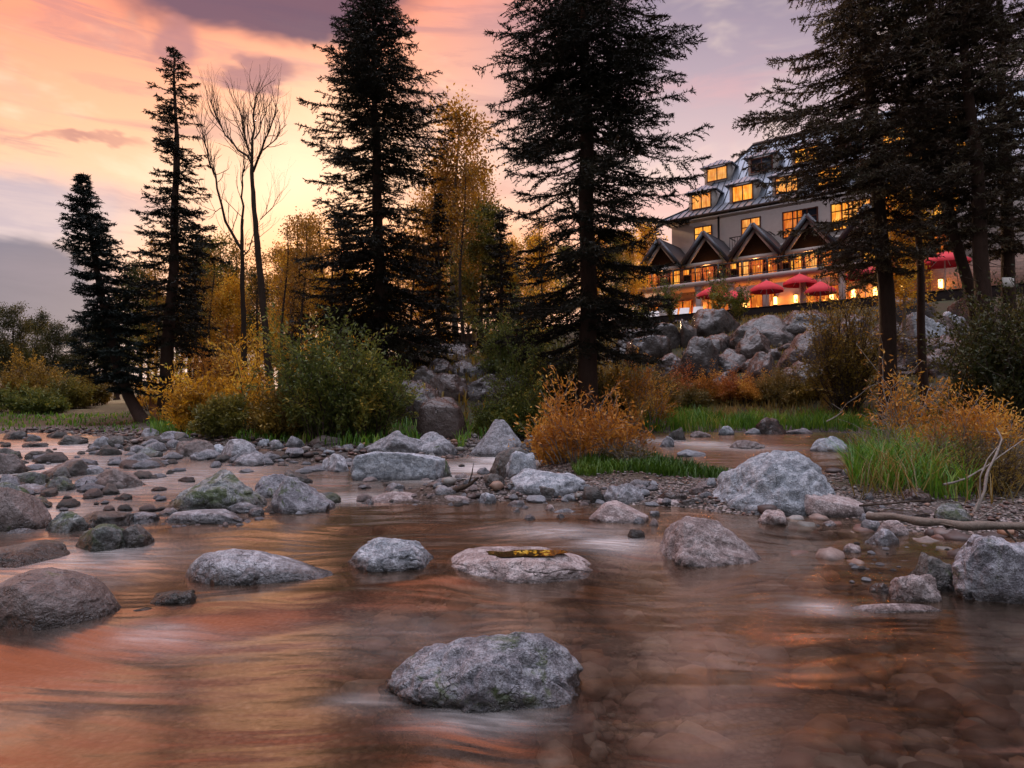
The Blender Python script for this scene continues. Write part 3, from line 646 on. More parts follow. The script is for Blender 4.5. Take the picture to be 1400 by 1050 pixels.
rock(1306, 718, 58, 30, 'mossy', 'mossy rock under the pale log')
rock(1235, 712, 70, 16, 'slate', 'flat grey slab at the water side of the gravel', rough=.05)
rock(1395, 738, 30, 16, 'rust', 'brown stone behind the big split rock')
rock(1225, 838, 120, 12, 'pink', 'long pink stone just breaking the near right water', rough=.04, deep=.25)
rock(1168, 868, 110, 22, 'mossed', 'big greenish stone under the near right water', lift=-.075, rough=.05)

# boulder bank below the terrace
B = dict(name='boulder', cat='boulder', onland=True, sink=.5)
for a in [
 (981, 458, 66, 34, 'slate', 'grey boulder with a white corner just under the terrace edge', dict(boxy=.4)),
 (941, 474, 20, 36, 'slate', 'narrow upright boulder left of the white cornered one', dict(boxy=.5)),
 (905, 478, 64, 34, 'slate', 'square dark boulder at the left of the bank under the loungers', dict(boxy=.6)),
 (1042, 478, 84, 44, 'slate', 'long grey boulder right of the white cornered one', dict(sil=[(-1, .6), (-.3, .85), (.3, 1.05), (1, .7)])),
 (1103, 462, 82, 38, 'slate', 'boulder sloping up to the terrace edge behind the ochre tree', dict(sil=[(-1, .4), (0, .8), (.6, 1.05), (1, 1)])),
 (983, 482, 62, 26, 'slate', 'bluish flat topped boulder in the middle of the bank', {}),
 (1030, 492, 44, 42, 'rust', 'dark red boulder in the middle of the bank', dict(boxy=.3)),
 (1062, 474, 24, 18, 'slate', 'small pale capped boulder between the long one and the large pink one', {}),
 (1101, 506, 78, 54, 'rose', 'large pink domed boulder at the right of the bank', dict(sil=[(-1, .5), (-.3, .95), (.2, 1.05), (.8, .85), (1, .6)])),
 (957, 522, 62, 58, 'slate', 'large two toned peaked boulder at the left foot of the bank', dict(sil=[(-1, .45), (-.2, .95), (.2, 1.05), (1, .5)])),
 (1003, 494, 34, 18, 'slate', 'small mauve boulder under the bluish flat topped one', {}),
 (995, 512, 46, 28, 'slate', 'grey triangular boulder above the rounded foot stone', dict(facets=9)),
 (987, 532, 42, 24, 'slate', 'pale rounded stone at the foot of the bank', {}),
 (1046, 532, 54, 48, 'rust', 'reddish pointed boulder at the foot of the bank', dict(sil=[(-1, .4), (-.2, 1.05), (.3, 1), (1, .5)], facets=9)),
 (1101, 524, 56, 30, 'slate', 'grey rounded boulder beneath the large pink one', {}),
 (1141, 514, 24, 24, 'slate', 'pale boulder half behind the ochre tree', {}),
 (884, 500, 58, 38, 'slate', 'dark boulder with a pale top at the left of the bank', dict(boxy=.3)),
 (918, 512, 42, 28, 'rose', 'mauve boulder left of the peaked two toned one', {}),
 (1060, 492, 20, 16, 'slate', 'small bluish boulder wedged under the pale capped one', {}),
 (1030, 508, 32, 18, 'rust', 'small dark red boulder under the dark red one', {}),
 (1050, 462, 22, 16, 'rose', 'small boulder in a gap under the terrace edge', {}),
 (850, 492, 44, 26, 'slate', 'grey boulder behind the big central spruce', {}),
 (1262, 466, 48, 36, 'pale', 'bluish white boulder right of the dark spruce trunk', dict(boxy=.3)),
 (1300, 446, 36, 20, 'pale', 'pale boulder at the top right of the bank', {}),
 (1294, 458, 34, 26, 'rust', 'smooth brown round boulder at the right of the bank', dict(facets=2)),
 (1318, 464, 20, 26, 'slate', 'tall narrow grey boulder beside the smooth brown one', {}),
 (1268, 490, 50, 30, 'slate', 'grey brown boulder beneath the bluish white one', {}),
 (1298, 484, 46, 26, 'rose', 'purplish boulder beneath the smooth brown one', {}),
 (1288, 512, 66, 34, 'rust', 'slanting red slab behind the twiggy orange sapling', dict(ry=-.35)),
 (1240, 440, 60, 34, 'slate', 'grey boulder just right of the dark trunk, under the terrace edge', dict(boxy=.4)),
 (1330, 440, 56, 36, 'rose', 'pinkish boulder under the terrace edge at the right end', {}),
 (1240, 505, 60, 40, 'rose', 'mauve boulder behind the twiggy orange sapling', {}),
 (1335, 500, 40, 30, 'slate', 'grey boulder in the shade of the dark shrub', {}),
 (1185, 500, 50, 34, 'slate', 'grey boulder behind the ochre tree', {}),
 (1215, 470, 50, 34, 'slate', 'grey boulder behind the dark spruce trunk', {}),
 (1160, 465, 50, 34, 'rose', 'pinkish boulder above the ochre tree foot', {}),
 (870, 470, 46, 22, 'slate', 'pale flat boulder under the first loungers', {}),
]: rock(a[0], a[1]+2, a[2]*1.16, a[3]*1.12, *a[4:6], **B, **a[6])
# mound under the big spruces
for a in [
 (607, 484, 68, 16, 'rust', 'long flat dark slab topping the mound of boulders', dict(boxy=.3)),
 (600, 514, 38, 24, 'slate', 'grey boulder near the top of the mound', {}),
 (633, 512, 34, 20, 'slate', 'small boulder under the flat dark slab', {}),
 (662, 520, 54, 30, 'slate', 'rounded grey boulder in the middle of the mound', {}),
 (690, 508, 38, 20, 'rose', 'brownish boulder at the right of the mound top', {}),
 (585, 540, 44, 38, 'slate', 'tall grey boulder at the left of the mound', {}),
 (612, 546, 58, 34, 'rust', 'dark brown boulder in the middle of the mound', {}),
 (660, 548, 74, 34, 'slate', 'wide mauve grey boulder right of the dark brown one', {}),
 (572, 580, 62, 58, 'slate', 'big smooth grey boulder beside the olive willow', {}),
 (575, 520, 30, 20, 'slate', 'small dark boulder at the left top of the mound', {}),
 (705, 530, 36, 18, 'pale', 'pale stone at the right of the mound by the green bush', {}),
 (728, 522, 30, 16, 'rose', 'pinkish stone beside the green bush', {}),
 (560, 500, 36, 20, 'rust', 'reddish boulder in the shade of the tall spruce', {}),
 (745, 505, 40, 20, 'slate', 'grey stone behind the green bush', {}),
]: rock(a[0], a[1]+2, a[2]*1.16, a[3]*1.12, *a[4:6], **B, **a[6])

# small loose cobbles: shared shapes, one object each
_cob = []
for i in range(10):
    V, F = stone_verts(4, (1, .75, .6), 900+i*13, 6, .14)
    _cob.append({})
    for kd in ('granite', 'dark', 'pink', 'pale', 'mossed', 'smooth', 'slate', 'rust', 'rose'):
        me = None
        o = mesh_obj('cobble', V, F, GR[kd], smooth=True); me = o.data; bpy.data.objects.remove(o); _cob[i][kd] = me
rs = np.random.RandomState(5)
def cobbles(n, box, size, kinds, label, group, name='cobble'):
    x0, x1, y0, y1 = box
    for _ in range(n):
        px, py = rs.uniform(x0, x1), rs.uniform(y0, y1); p = ground(px, py); w = rs.uniform(*size)*rs.uniform(.6, 1)/FPX*p[1]
        o = bpy.data.objects.new(name, _cob[rs.randint(10)][kinds[rs.randint(len(kinds))]]); COL.objects.link(o)
        o.scale = (w/2, w/2*rs.uniform(.8, 1.1), w/2*rs.uniform(.7, 1.2)); o.location = (p[0], p[1], p[2]+w*.06); o.rotation_euler = (0, 0, rs.uniform(0, 6.3))
        tag(o, label, {'cobble': 'cobble', 'river_stone': 'stone'}.get(name, 'boulder'), group)
cobbles(34, (220, 360, 708, 722), (7, 15), ('granite', 'dark', 'pink'), 'small cobble in the fringe of the flat pale slab', 'cobbles fringing the flat slab')
cobbles(16, (330, 420, 694, 706), (7, 16), ('granite', 'dark', 'pale'), 'small cobble between the dome and the grey green rock', 'cobbles before the domed rock')
cobbles(40, (350, 470, 612, 640), (8, 20), ('granite', 'pale', 'dark', 'pink'), 'grey cobble heaped on the shore before the olive willow', 'cobbles on the shore before the willow')
cobbles(34, (120, 330, 600, 622), (9, 24), ('granite', 'dark', 'dark'), 'dark cobble on the shore below the leaning spruce', 'cobbles on the shore below the spruces')
cobbles(26, (-20, 150, 596, 640), (8, 24), ('dark', 'dark', 'mossed'), 'dark cobble in the bright far shallows', 'cobbles in the far left shallows')
cobbles(20, (-20, 230, 640, 700), (7, 20), ('dark', 'mossed', 'granite'), 'small dark cobble among the left shallows', 'cobbles in the left shallows')
cobbles(24, (500, 700, 660, 694), (7, 18), ('pink', 'granite', 'dark'), 'small cobble awash below the falls', 'cobbles awash below the falls')
cobbles(36, (700, 990, 672, 696), (6, 18), ('pink', 'granite', 'pale', 'dark'), 'small cobble on the shore of the gravel spit', 'cobbles on the gravel spit')
cobbles(22, (1080, 1330, 690, 720), (7, 18), ('pink', 'granite', 'pale'), 'small cobble on the shore of the right gravel bar', 'cobbles on the right gravel bar')
cobbles(26, (1160, 1330, 742, 800), (6, 16), ('pink', 'granite', 'pale', 'dark'), 'small reddish cobble in the shallows at right', 'cobbles in the right shallows')
cobbles(12, (540, 640, 590, 640), (8, 18), ('granite', 'dark'), 'cobble between the rocks beside the small falls', 'cobbles beside the falls')

cobbles(60, (150, 480, 610, 650), (16, 44), ('dark', 'granite', 'mossed', 'granite'), 'medium stone packed along the shore and shallows before the willow', 'medium stones of the far shallows', 'river_stone')
cobbles(46, (-20, 260, 600, 700), (20, 54), ('dark', 'mossed', 'smooth'), 'dark medium stone scattered in the left shallows', 'medium stones of the left shallows', 'river_stone')
cobbles(34, (480, 720, 645, 692), (12, 34), ('granite', 'pink', 'dark'), 'medium stone packed below the small falls', 'medium stones below the falls', 'river_stone')
cobbles(26, (700, 1010, 662, 694), (14, 40), ('granite', 'pink', 'pale'), 'medium stone half sunk in the gravel spit', 'medium stones of the gravel spit', 'river_stone')
cobbles(90, (826, 1340, 440, 536), (14, 34), ('slate', 'rust', 'rose'), 'small boulder filling a gap of the bank below the terrace', 'filler boulders of the bank', 'boulder')
cobbles(30, (560, 745, 492, 590), (14, 30), ('slate', 'rust'), 'small boulder filling a gap of the mound below the spruces', 'filler boulders of the mound', 'boulder')
# stones of the bed seen through the water, and the gravel of the bars
def stone_mat():
    m, t = mat('mixed_river_pebbles'); a = t.node('ShaderNodeAttribute', attribute_name='tint').outputs['Fac']; tc = t.node('ShaderNodeTexCoord').outputs['Object']
    col = t.ramp(a, [(0, (.03, .025, .025, 1)), (.25, (.08, .05, .045, 1)), (.4, (.22, .10, .07, 1)), (.52, (.10, .095, .10, 1)), (.62, (.32, .24, .21, 1)), (.74, (.36, .18, .09, 1)), (.78, (.2, .2, .2, 1)), (.86, (.18, .19, .17, 1)), (.95, (.42, .40, .38, 1)), (1, (.4, .28, .24, 1))])
    n = t.noise(tc, 22, 4, .65); col = t.mix(t.math('MULTIPLY', n, .9), col, (.045, .03, .026, 1))
    finish(t, principled(t, col, .6, n, .3, .01)); return m
SM = stone_mat()
def pebbles(name, n, fn, size, sub, seed, label, sink=.3, gz=None, power=2.2):
    rs = np.random.RandomState(seed); V0, F0 = ico(sub); P = fn(rs, n); n = len(P)
    s = size[0]+(size[1]-size[0])*rs.rand(n)**power
    ax = np.stack([s*rs.uniform(.8, 1.3, n), s*rs.uniform(.6, 1, n), s*rs.uniform(.35, .6, n)], 1)/2
    jit = 1+.13*rs.normal(size=(12, len(V0)))[rs.randint(12, size=n)]
    V = V0[None]*ax[:, None]*jit[:, :, None]; th = rs.rand(n)*6.3; c, s_ = np.cos(th)[:, None], np.sin(th)[:, None]
    V = np.stack([V[..., 0]*c-V[..., 1]*s_, V[..., 0]*s_+V[..., 1]*c, V[..., 2]], -1)
    V += np.stack([P[:, 0], P[:, 1], terrain_z(P[:, 0], P[:, 1])+ax[:, 2]*(1-sink)], 1)[:, None]
    F = (F0[None]+(np.arange(n)*len(V0))[:, None, None]).reshape(-1, 3)
    o = mesh_obj(name, V.reshape(-1, 3), F, SM, smooth=True, fattr=np.repeat(rs.rand(n), len(F0))); tag(o, label, 'pebbles', kind='stuff'); return o
def near_bed(rs, n):
    Y = 1.8+rs.rand(n)**1.2*9.5; X = (rs.rand(n)*1.15-.25)*Y*.95+rs.rand(n)*.5; k = (sdist(X, Y) < .1) & (fbm2(X, Y, 1.7, 3, 41) > -.25) & ((Y < 7.5) | (rs.rand(n) < .25)); return np.stack([X[k], Y[k]], 1)
pebbles('riverbed_stones', 6500, near_bed, (.03, .30), 2, 3, 'rounded red brown and grey stones of the river bed seen through clear water', power=3.2)
def bar_pts(rs, n):
    Y = 7+rs.rand(n)*9; X = -1.5+rs.rand(n)*13; d = sdist(X, Y); k = (d > -.5) & (d < 1.6+.5*rs.rand(n)) & (np.abs(X/Y) < 1); return np.stack([X[k], Y[k]], 1)
pebbles('gravel', 26000, bar_pts, (.015, .075), 1, 4, 'fine pinkish grey gravel of the spit and right bar', power=2.5)
def shore_pts(rs, n):
    Y = 12+rs.rand(n)*16; X = -16+rs.rand(n)*18; d = sdist(X, Y); k = (d > -1.6) & (d < .8); return np.stack([X[k], Y[k]], 1)
pebbles('shore_gravel', 9000, shore_pts, (.04, .24), 1, 6, 'grey stony litter along the far shore', power=2)

# ------------------------------------------------------------------ spruces
def bough(L, pitch, rs, ts=1.0, dens=1.0):
    """needle tufts and wood of one bough growing along +X from the origin"""
    a = math.tan(pitch); up = rs.uniform(.05, .26) if pitch < .1 else rs.uniform(-.1, .1)
    ax = lambda s: np.stack([L*s, L*.05*np.sin(s*5+L), L*(a*s*(1-.3*s)+up*s**2.2)], -1)
    ns = int(L/.085*dens)+4; s = np.sort(rs.uniform(.1, 1, ns)); side = np.where(rs.rand(ns) < .5, 1, -1.)
    tl = np.minimum((L*.38*(1-s)**.7*sstep(s, .0, .45)+.15)*rs.uniform(.55, 1.1, ns), 1.0)
    ang = rs.uniform(.75, 1.15, ns); td = np.stack([np.cos(ang), side*np.sin(ang), rs.uniform(-.34, .06, ns)], 1); A = ax(s)
    nt = (tl/(.056*ts)).astype(int)+2; idx = np.repeat(np.arange(ns), nt); st = np.concatenate([[0], np.cumsum(nt)[:-1]])
    u = (np.arange(len(idx))-st[idx]+.5)/nt[idx]*tl[idx]
    p = A[idx]+td[idx]*u[:, None]; p[:, 2] -= .22*u**2; dirs = td[idx]
    sa = np.linspace(.15, 1, int(L/(.06*ts))+3); pa = ax(sa); p = np.concatenate([p, pa]); dirs = np.concatenate([dirs, np.tile([[1, 0, 0.]], (len(sa), 1))])
    p = np.repeat(p, 2, 0); d = np.repeat(dirs, 2, 0); n = len(p)
    r = d*.7+rs.normal(size=(n, 3))*.48; r /= np.linalg.norm(r, axis=1)[:, None]; ln = rs.uniform(.07, .13, n)*ts
    sd_ = np.cross(r, rs.normal(size=(n, 3))); sd_ /= np.linalg.norm(sd_, axis=1)[:, None]; wd = .017*ts
    T = np.stack([p-sd_*wd, p+sd_*wd, p+r*ln[:, None]], 1)
    q = ax(np.array([0, .35, .7, 1.])); k = rs.rand(ns) < .6
    P0 = np.concatenate([q[:-1], A[k]]); P1 = np.concatenate([q[1:], (A+td*tl[:, None]*.8)[k]])
    r0 = .007+.009*L; R0 = np.concatenate([[r0, r0*.65, r0*.3], np.full(k.sum(), .006)]); R1 = np.concatenate([[r0*.65, r0*.3, .003], np.full(k.sum(), .002)])
    return T, (P0, P1, R0, R1)
def spine_fn(pix, Y):
    P = np.array([pt(a, b, Y) for a, b in pix]); h = P[:, 2]
    return P, (lambda z: np.stack([np.interp(z, h, P[:, 0]), np.interp(z, h, P[:, 1]), z], -1))
def spruce(label, pix, Y, r0, prof, n, leaf='needles', seed=1, ts=1.0, dens=1.0, group=None, pitch=(-.55, .5), bare=None, clump=.35, rtop=.012, thin=None, wide=1.0):
    """pix: the trunk's line in the picture from foot to tip; prof: (py, half-width in px) of the crown"""
    rs = np.random.RandomState(seed); P, fn = spine_fn(pix, Y); foot = P[0].copy(); ftz = tz(foot[0], foot[1]); 
    if abs(ftz-foot[2]) < 3: P[0][2] = ftz-.15
    z0, z1 = P[0][2], P[-1][2]; root = empty('spruce_tree', (P[0][0], P[0][1], z0)); tag(root, label, 'spruce tree', group)
    zz = np.linspace(z0, z1, 26); tr = (zz-z0)/(z1-z0); C_ = fn(zz); C_[:, 0] += .03*np.sin(zz*1.3+seed)
    rad = r0*(1-tr)**.85+rtop+r0*.5*np.exp(-tr*40)
    V, F = tube(C_-[P[0][0], P[0][1], z0], rad, 12); V += .10*r0*fbm(V, 5, 2, seed)[:, None]; mesh_obj('trunk', V, F, BK['spruce'], root, True)
    pz = np.array([pt(700, a[0], Y)[2] for a in prof]); pw = np.array([a[1] for a in prof])/FPX*Y; o = np.argsort(pz); pz, pw = pz[o], pw[o]
    zb, zt = pz[0], pz[-1]; TT = []; W = [[], [], [], []]
    u = rs.rand(n)**.92; nl = max(8, int((zt-zb)/.42)); lay = (np.floor(u*nl)+.5)/nl; u = np.clip(np.where(rs.rand(n) < .7, lay+rs.normal(size=n)*.16/nl, u), 0, 1); u = np.sort(u); zs = zb+(zt-zb)*u
    for i, z in enumerate(zs):
        L = float(np.interp(z, pz, pw))*wide; az = i*2.39996+rs.uniform(-.5, .5)
        if thin and thin[0] < (560-(z-CAMZ)*FPX/Y) < thin[1] and rs.rand() < thin[2]: continue
        cl = fbm(np.array([[math.cos(az)*1.2, math.sin(az)*1.2, z*.55]]), 1.0, 2, seed+3)[0]
        L *= min(1.12, (.95+clump*cl*1.1)*rs.uniform(.55, 1.12))
        if L < .12: L = .12
        pi_ = pitch[0]+(pitch[1]-pitch[0])*u[i]**1.6+rs.uniform(-.12, .12)
        T, wd = bough(L, pi_, rs, ts, dens)
        c, s_ = math.cos(az), math.sin(az); M = np.array([[c, s_, 0], [-s_, c, 0], [0, 0, 1.]]); base = fn(np.array([z]))[0]-[P[0][0], P[0][1], z0]
        roll = rs.uniform(-.2, .2); Rr = np.array([[1, 0, 0], [0, math.cos(roll), math.sin(roll)], [0, -math.sin(roll), math.cos(roll)]]); M = Rr@M
        TT.append(T@M+base); W[0].append(wd[0]@M+base); W[1].append(wd[1]@M+base); W[2].append(wd[2]); W[3].append(wd[3])
    if bare:      # dead snags on the lower trunk
        for z in np.linspace(pt(0, bare[0], Y)[2], pt(0, bare[1], Y)[2], bare[2]):
            az = rs.rand()*6.3; d = np.array((math.cos(az), math.sin(az), rs.uniform(-.5, .1))); l = rs.uniform(.3, 1.3); b = fn(np.array([z]))[0]-[P[0][0], P[0][1], z0]
            W[0].append([b]); W[1].append([b+d*l]); W[2].append([.014]); W[3].append([.004])
    V, F = segs_mesh(*[np.concatenate(w) for w in W], 3); mesh_obj('branches', V, F, BK['brown'], root)
    T = np.concatenate(TT); nT = len(T)
    fa = np.clip(.45+.3*fbm(T[:, 0], .8, 2, seed+8)+rs.uniform(-.25, .25, nT), 0, 1)
    mesh_obj('crown', T.reshape(-1, 3), np.arange(nT*3).reshape(-1, 3), LF[leaf], root, fattr=fa)
    return root
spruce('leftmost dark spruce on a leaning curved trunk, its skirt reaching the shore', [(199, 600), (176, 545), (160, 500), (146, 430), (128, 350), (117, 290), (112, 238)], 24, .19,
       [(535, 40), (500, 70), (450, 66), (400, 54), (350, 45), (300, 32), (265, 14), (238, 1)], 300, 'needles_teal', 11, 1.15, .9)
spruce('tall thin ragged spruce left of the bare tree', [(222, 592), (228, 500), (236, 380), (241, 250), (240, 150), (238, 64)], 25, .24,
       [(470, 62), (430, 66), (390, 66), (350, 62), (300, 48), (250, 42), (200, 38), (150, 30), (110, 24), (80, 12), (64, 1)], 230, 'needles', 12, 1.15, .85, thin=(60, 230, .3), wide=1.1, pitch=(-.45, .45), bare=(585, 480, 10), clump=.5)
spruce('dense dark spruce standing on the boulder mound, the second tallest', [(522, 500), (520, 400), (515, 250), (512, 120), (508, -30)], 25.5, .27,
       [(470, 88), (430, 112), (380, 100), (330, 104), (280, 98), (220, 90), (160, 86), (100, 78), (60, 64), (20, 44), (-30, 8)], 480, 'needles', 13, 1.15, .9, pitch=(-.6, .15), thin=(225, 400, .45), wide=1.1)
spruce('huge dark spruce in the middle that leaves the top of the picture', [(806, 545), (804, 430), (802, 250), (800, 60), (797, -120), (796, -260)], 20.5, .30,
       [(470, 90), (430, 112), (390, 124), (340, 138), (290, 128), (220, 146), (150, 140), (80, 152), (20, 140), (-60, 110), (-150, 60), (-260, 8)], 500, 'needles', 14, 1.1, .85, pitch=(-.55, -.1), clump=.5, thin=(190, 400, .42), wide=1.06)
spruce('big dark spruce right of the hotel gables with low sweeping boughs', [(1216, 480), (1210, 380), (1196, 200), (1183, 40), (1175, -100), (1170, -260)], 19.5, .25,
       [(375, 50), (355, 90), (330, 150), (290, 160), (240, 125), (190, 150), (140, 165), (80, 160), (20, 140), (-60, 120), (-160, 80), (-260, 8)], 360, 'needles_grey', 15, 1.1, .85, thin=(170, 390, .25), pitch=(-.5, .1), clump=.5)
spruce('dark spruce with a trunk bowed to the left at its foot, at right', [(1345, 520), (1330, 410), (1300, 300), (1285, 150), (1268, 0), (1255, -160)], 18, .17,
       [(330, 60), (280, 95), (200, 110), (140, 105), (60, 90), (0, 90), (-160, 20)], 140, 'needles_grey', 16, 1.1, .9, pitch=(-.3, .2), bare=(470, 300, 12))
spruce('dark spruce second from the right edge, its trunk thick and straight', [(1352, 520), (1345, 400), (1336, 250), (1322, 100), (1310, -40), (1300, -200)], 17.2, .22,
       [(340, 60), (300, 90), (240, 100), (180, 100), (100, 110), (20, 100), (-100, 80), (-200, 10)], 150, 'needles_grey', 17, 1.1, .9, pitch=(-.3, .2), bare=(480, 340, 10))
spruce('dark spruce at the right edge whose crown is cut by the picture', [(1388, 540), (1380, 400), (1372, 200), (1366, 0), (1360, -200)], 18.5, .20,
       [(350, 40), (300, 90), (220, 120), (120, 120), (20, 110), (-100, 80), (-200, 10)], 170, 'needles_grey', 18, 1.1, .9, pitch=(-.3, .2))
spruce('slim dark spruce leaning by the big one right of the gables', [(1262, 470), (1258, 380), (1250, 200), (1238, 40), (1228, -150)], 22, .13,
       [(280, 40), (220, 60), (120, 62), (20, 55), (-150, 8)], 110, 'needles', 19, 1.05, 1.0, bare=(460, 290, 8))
# smaller conifers in the wood
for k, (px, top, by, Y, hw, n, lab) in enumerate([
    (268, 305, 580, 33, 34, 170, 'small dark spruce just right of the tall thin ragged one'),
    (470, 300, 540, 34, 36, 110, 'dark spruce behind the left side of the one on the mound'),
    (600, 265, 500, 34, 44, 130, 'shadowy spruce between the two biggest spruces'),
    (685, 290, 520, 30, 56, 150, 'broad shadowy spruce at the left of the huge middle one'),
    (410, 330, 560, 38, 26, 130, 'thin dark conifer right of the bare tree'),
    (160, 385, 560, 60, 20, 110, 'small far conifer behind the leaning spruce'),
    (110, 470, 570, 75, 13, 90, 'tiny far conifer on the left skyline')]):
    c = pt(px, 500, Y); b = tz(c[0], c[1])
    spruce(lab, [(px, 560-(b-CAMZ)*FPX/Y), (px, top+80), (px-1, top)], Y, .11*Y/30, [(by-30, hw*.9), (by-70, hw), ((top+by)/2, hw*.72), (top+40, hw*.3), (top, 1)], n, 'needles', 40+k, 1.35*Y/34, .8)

# ------------------------------------------------------------------ broad-leaved trees and bushes
def grow(segs, tips, p, d, length, r, depth, rs, up=.25, wob=.22, kids=3, spread=.75, taper=.55):
    n = 4; step = length/n; p = np.array(p, float); d = np.array(d, float)
    for i in range(n):
        d = d+rs.normal(size=3)*wob+np.array((0, 0, up*.3)); d /= np.linalg.norm(d); q = p+d*step; r1 = r*(1-(1-taper)/n*(1 if i < n-1 else 1.2))
        segs.append((p, q, r, r1)); 
        if depth == 0 or (depth == 1 and i > 0): tips.append((p, q))
        if depth > 0 and i > 0:
            for _ in range(kids if i == n-1 else max(1, kids-1)):
                dd_ = d+rs.normal(size=3)*spread; dd_[2] += up*.5; dd_ /= np.linalg.norm(dd_)
                grow(segs, tips, q, dd_, length*rs.uniform(.45, .75), r1*.6, depth-1, rs, up, wob, kids, spread, taper)
        p = q; r = r1
def leaves(tips, per, size, rs, spread=.12, asp=.5, hang=0.0):
    A = np.array([t[0] for t in tips]); B_ = np.array([t[1] for t in tips]); n = len(A)*per
    i = np.repeat(np.arange(len(A)), per); p = A[i]+(B_-A)[i]*rs.rand(n)[:, None]+rs.normal(size=(n, 3))*spread
    d = (B_-A)[i]; d /= np.linalg.norm(d, axis=1)[:, None]+1e-9; d = d*.6+rs.normal(size=(n, 3))*.6; d[:, 2] -= hang; d /= np.linalg.norm(d, axis=1)[:, None]
    s_ = np.cross(d, rs.normal(size=(n, 3))); s_ /= np.linalg.norm(s_, axis=1)[:, None]; l = size*rs.uniform(.6, 1.25, n)[:, None]
    Q = np.stack([p, p+d*l*.5+s_*l*asp/2, p+d*l, p+d*l*.5-s_*l*asp/2], 1)
    return Q
def leafy(root, tips, segs, per, size, leaf, bark, rs, spread=.12, asp=.55, sides=4, wood='branches', hang=0.0, leafname='crown'):
    S = segs; V, F = segs_mesh([s[0] for s in S], [s[1] for s in S], [s[2] for s in S], [s[3] for s in S], sides)
    mesh_obj(wood, V, F, BK[bark], root)
    if per:
        Q = leaves(tips, per, size, rs, spread, asp, hang); n = len(Q)
        fa = np.clip(.45+.35*fbm(Q[:, 0], 1.1, 2, int(rs.randint(99)))+rs.uniform(-.28, .28, n), 0, 1)
        mesh_obj(leafname, Q.reshape(-1, 3), np.arange(n*4).reshape(-1, 4), LF[leaf], root, fattr=fa)
def broad_tree(name, label, cat, seed, H, r0, leaf, bark, per=6, size=.13, limbs=26, t0=.3, wide=.2, depth=1, lean=(0, 0), group=None, spread=.22):
    rs = np.random.RandomState(seed); root = empty(name); tag(root, label, cat, group)
    z = np.linspace(0, 1, 14); C_ = np.stack([lean[0]*z**1.4*H+.012*H*np.sin(z*7+seed), lean[1]*z*H+.012*H*np.cos(z*6+seed), z*H], 1)
    V, F = tube(C_, r0*(1-z)**.8+.012+r0*.4*np.exp(-z*30), 9); mesh_obj('trunk', V, F, BK[bark], root, True)
    segs, tips = [], []
    for k in range(limbs):
        u = t0+(1-t0)*rs.rand()**.9*.97; p = np.array([np.interp(u, z, C_[:, j]) for j in range(3)]); az = k*2.4+rs.rand()
        d = np.array((math.cos(az), math.sin(az), rs.uniform(.35, 1.1))); d /= np.linalg.norm(d)
        grow(segs, tips, p, d, H*wide*(1.15-.7*(u-t0)/(1-t0))*rs.uniform(.6, 1.1), r0*.25*(1.1-u), depth, rs, kids=3)
    leafy(root, tips, segs, per, size, leaf, bark, rs, spread)
    return root
def copy_tree(o, loc, sc, rz, label=None, group=None):
    r = o.copy(); COL.objects.link(r); r.location = loc; r.scale = (sc, sc, sc); r.rotation_euler = (0, 0, rz)
    for ch in list(o.children):
        c = ch.copy(); COL.objects.link(c); c.parent = r
    if label: r['label'] = label
    if group: r['group'] = group
    return r
def put(o, px, Y, sc=1, rz=0, py=None):
    c = pt(px, 500, Y); o.location = (c[0], c[1], tz(c[0], c[1])-.1); o.scale = (sc, sc, sc); o.rotation_euler = (0, 0, rz); return o
# the bare forked tree against the glow and its bare neighbour
def bare_tree(label, trunk, Y, r0, limbs, seed, tw=3):
    rs = np.random.RandomState(seed); P, fn = spine_fn(trunk, Y); P[0][2] = tz(P[0][0], P[0][1])-.15; o0 = P[0].copy(); root = empty('bare_tree', o0); tag(root, label, 'bare tree')
    k = np.linspace(0, 1, len(P)); kk = np.linspace(0, 1, 20); C_ = np.stack([np.interp(kk, k, P[:, j]) for j in range(3)], 1)-o0
    V, F = tube(C_, r0*(1-kk*.55)+r0*.4*np.exp(-kk*25), 9); V += .12*r0*fbm(V, 6, 2, seed)[:, None]; mesh_obj('trunk', V, F, BK['brown'], root, True)
    segs, tips = [], []
    for lp, r in limbs:
        Q = np.array([pt(a, b, Y+(c if len(q) > 2 else 0)) for q in lp for a, b, c in [(q[0], q[1], q[2] if len(q) > 2 else 0)]])-o0; n = len(Q)
        for i in range(n-1):
            m_ = (Q[i]+Q[i+1])/2+rs.normal(size=3)*.05; ra, rb = r*(1-.75*i/(n-1)), r*(1-.75*(i+1)/(n-1))
            ra *= .72; rb *= .72; segs.append((Q[i], m_, ra, (ra+rb)/2)); segs.append((m_, Q[i+1], (ra+rb)/2, rb))
            d = Q[i+1]-Q[i]; dl = np.linalg.norm(d); d = d/dl
            for _ in range(tw+i*2):
                s_ = rs.rand(); dd_ = d+rs.normal(size=3)*.45; dd_[2] += .35; dd_ /= np.linalg.norm(dd_)
                grow(segs, tips, Q[i]+(Q[i+1]-Q[i])*s_, dd_, rs.uniform(.5, 1.25), min(.015, rb*.8), 1, rs, up=.5, wob=.14, kids=2, spread=.45)
    leafy(root, tips, segs, 0, 0, 'gold', 'brown', rs); return root
